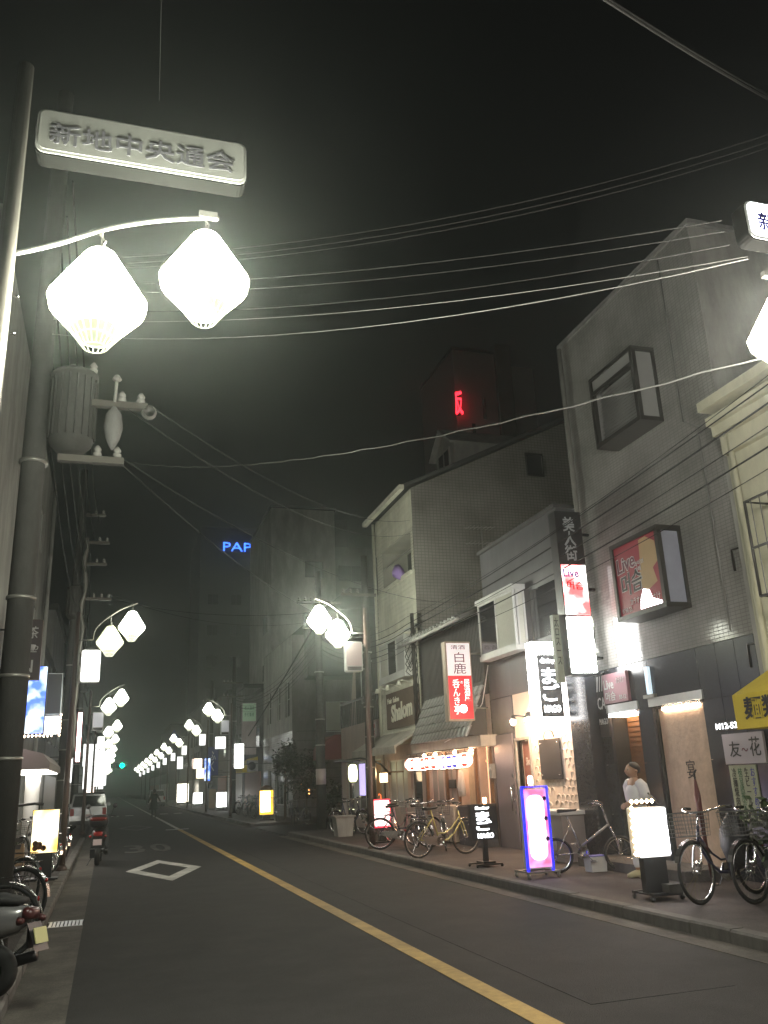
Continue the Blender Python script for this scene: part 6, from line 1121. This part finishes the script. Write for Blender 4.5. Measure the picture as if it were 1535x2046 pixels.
inst(MB().lathe([(.03,0),(.075,.05),(.09,.12),(.08,.19),(.04,.23)], 14, (0,0,1.47*s)).mesh('head', M['skin']), 'head', p); inst(MB().lathe([(.08,.04),(.10,.12),(.09,.2),(.045,.245)], 14, (-.015,0,1.47*s)).mesh('hair', M['hair']), 'hair', p)
for yy, xx in ((.09,.16),(-.09,-.2)): loft('shoe', [(xx*s-.1,.05,.04,.04,.8),(xx*s+.1,.035,.045,.035,.8),(xx*s+.16,.03,.03,.025,.8)], M['black'], p, loc=(0,yy*s,0))

# ============================================================ PLANTS
def plant(name, label, x, y, z, r, h, n, m, trunk=0., pot=True, leaf=.07, cat='plant'):
    t = thing(name, label, cat, (x, y, z)); rn = random.Random(int(x*100+y*7)); stems = []
    if pot: MB().lathe([(.13,z),(.19,z+.28),(.2,z+.3)], 14, (x,y,0)).build('pot', M['concrete'], t)
    z0 = z + (.3 if pot else 0) + trunk; st = MB()
    st.tube([(x,y,z+.02),(x+.02,y,z0+.05),(x,y+.02,z0+h*.5)], [.03+trunk*.02,.025+trunk*.012,.01], 7)
    tips = []
    for k in range(11):
        a = rn.uniform(0,6.28); rr = r*rn.uniform(.5,.95); q = (x+rr*math.cos(a), y+rr*math.sin(a), z0+h*rn.uniform(.15,.95)); st.tube([(x,y,z0+rn.uniform(-.05,h*.3)), ((x+q[0])/2,(y+q[1])/2,(z0+q[2])/2+h*.15), q], [.012,.008,.003], 5); tips.append(q)
    st.build('trunk' if trunk else 'stems', M['bark'], t)
    lf = MB()
    for k in range(n):
        c_ = tips[rn.randrange(len(tips))]; s_ = r*.30; p_ = Vector((c_[0]+rn.gauss(0,s_), c_[1]+rn.gauss(0,s_), c_[2]+rn.gauss(0,h*.12)))
        a = Vector((rn.uniform(-1,1), rn.uniform(-1,1), rn.uniform(-.6,.6))).normalized()*leaf*rn.uniform(.6,1.3); b_ = a.cross(Vector((rn.uniform(-1,1), rn.uniform(-1,1), 1))).normalized()*leaf*.38
        lf.quad(p_-a, p_+b_, p_+a, p_-b_)
    lf = lf.build('crown' if trunk else 'leaves', m, t); return t
plant('shrub', 'bushy dark green shrub in a pot at the right edge behind the bicycles', 7.35, 8.35, .12, .38, .75, 900, M['foliage'])
plant('street_tree', 'slim dark tree standing before the shiny white tiled base', 7.3, 38.2, .12, .40, 1.5, 1500, M['foliage2'], trunk=1.7, pot=False, leaf=.1, cat='tree')
plant('potted_tree', 'dark potted tree at the side street mouth', 8.1, 37.6, .01, .7, 1.6, 1500, M['foliage2'], trunk=.8, leaf=.1, cat='tree')
plant('shrub', 'dark leafy plant against the mauve brick wall of the side street', 8.5, 33.5, .01, .5, 1.3, 900, M['foliage2'], leaf=.09)
plant('potted_plant', 'small grey leaved plant behind the left glowing menu stand', -1.75, 18.2, .1, .25, .6, 400, M['foliage'])
plant('potted_plant', 'small plant at the corner shop behind the pale storage box', 7.5, 25.4, .12, .25, .4, 400, M['foliage'])
w_ = thing('side_wall', 'mauve brick garden wall at the mouth of the side street', 'wall', (8.5, 31.5, 0)); MB().box(8.05, 8.9, 31.1, 31.3, 0, 2.3).build('brickwork', tile_mat('mauve_brick', (.35,.25,.28), (.3,.22,.25), (.15,.12,.13), .2, .07, 'XZ', .7, .012, .6), w_)
w_ = thing('strip_light', 'thin vertical white tube light beside the side street pole', 'lamp', (7.0, 30.5, .5)); MB().tube([(7.05,30.6,.45),(7.05,30.6,1.3)], .022, 8).build('tube', E['boxhot'], w_); MB().tube([(7.08,30.64,.1),(7.08,30.64,1.35)], .015, 6).build('mount', M['black'], w_)
w_ = thing('small_candle_lights', 'cluster of tiny orange lights glowing in the dark side street', 'lights', (8.4, 38.8, 1.4))
for k in range(7): MB().lathe([(.005,-.03),(.03,0),(.005,.03)], 8, (7.9+random.uniform(0,1.2), 38.9, 1.3+random.uniform(-.2,.25))).build('bulb', em('tiny_orange_lit', (1,.35,.1), 12, False), w_)

c_ = thing('air_conditioner', 'grey air conditioning condenser on brackets beside the banner sign', 'air conditioner', (7.4, 49.6, 2.2)); MB().box(7.35,7.95,49.5,49.85,2.3,2.9).build('casing', M['pale'], c_); MB().lathe([(.22,-.02),(.22,.0)], 16, (7.6,49.5,2.6), 'Y').build('fan_grille', M['black'], c_)
c_ = thing('electric_meter', 'small grey electric meter box on the pillar of the tiled house', 'meter', (7.95, 17.6, 1.6)); MB().box(7.88,7.99,17.66,17.8,1.5,1.8).build('casing', M['pale'], c_); MB().lathe([(.05,-.01),(.05,.0)], 12, (7.88,17.73,1.68), 'X').build('dial', M['glass2'], c_)
# ============================================================ ADDED HAZE
hz = MB().box(-70, 70, -20, 430, -1.5, 45)
hz = hz.build('added_haze', M['joint'], None, (0,200,10), 'stuff'); vm = bpy.data.materials.new('halo_haze'); vm.use_nodes = True; nt = vm.node_tree
for n_ in list(nt.nodes):
    if n_.type == 'BSDF_PRINCIPLED': nt.nodes.remove(n_)
pv = nt.nodes.new('ShaderNodeVolumePrincipled'); pv.inputs['Color'].default_value = (.93, 1, .93, 1); pv.inputs['Density'].default_value = .0029; pv.inputs['Anisotropy'].default_value = .88  # haze added so the lamps get halos, in place of lens glare
nt.links.new(pv.outputs[0], nt.nodes['Material Output'].inputs['Volume']); hz.data.materials.clear(); hz.data.materials.append(vm)
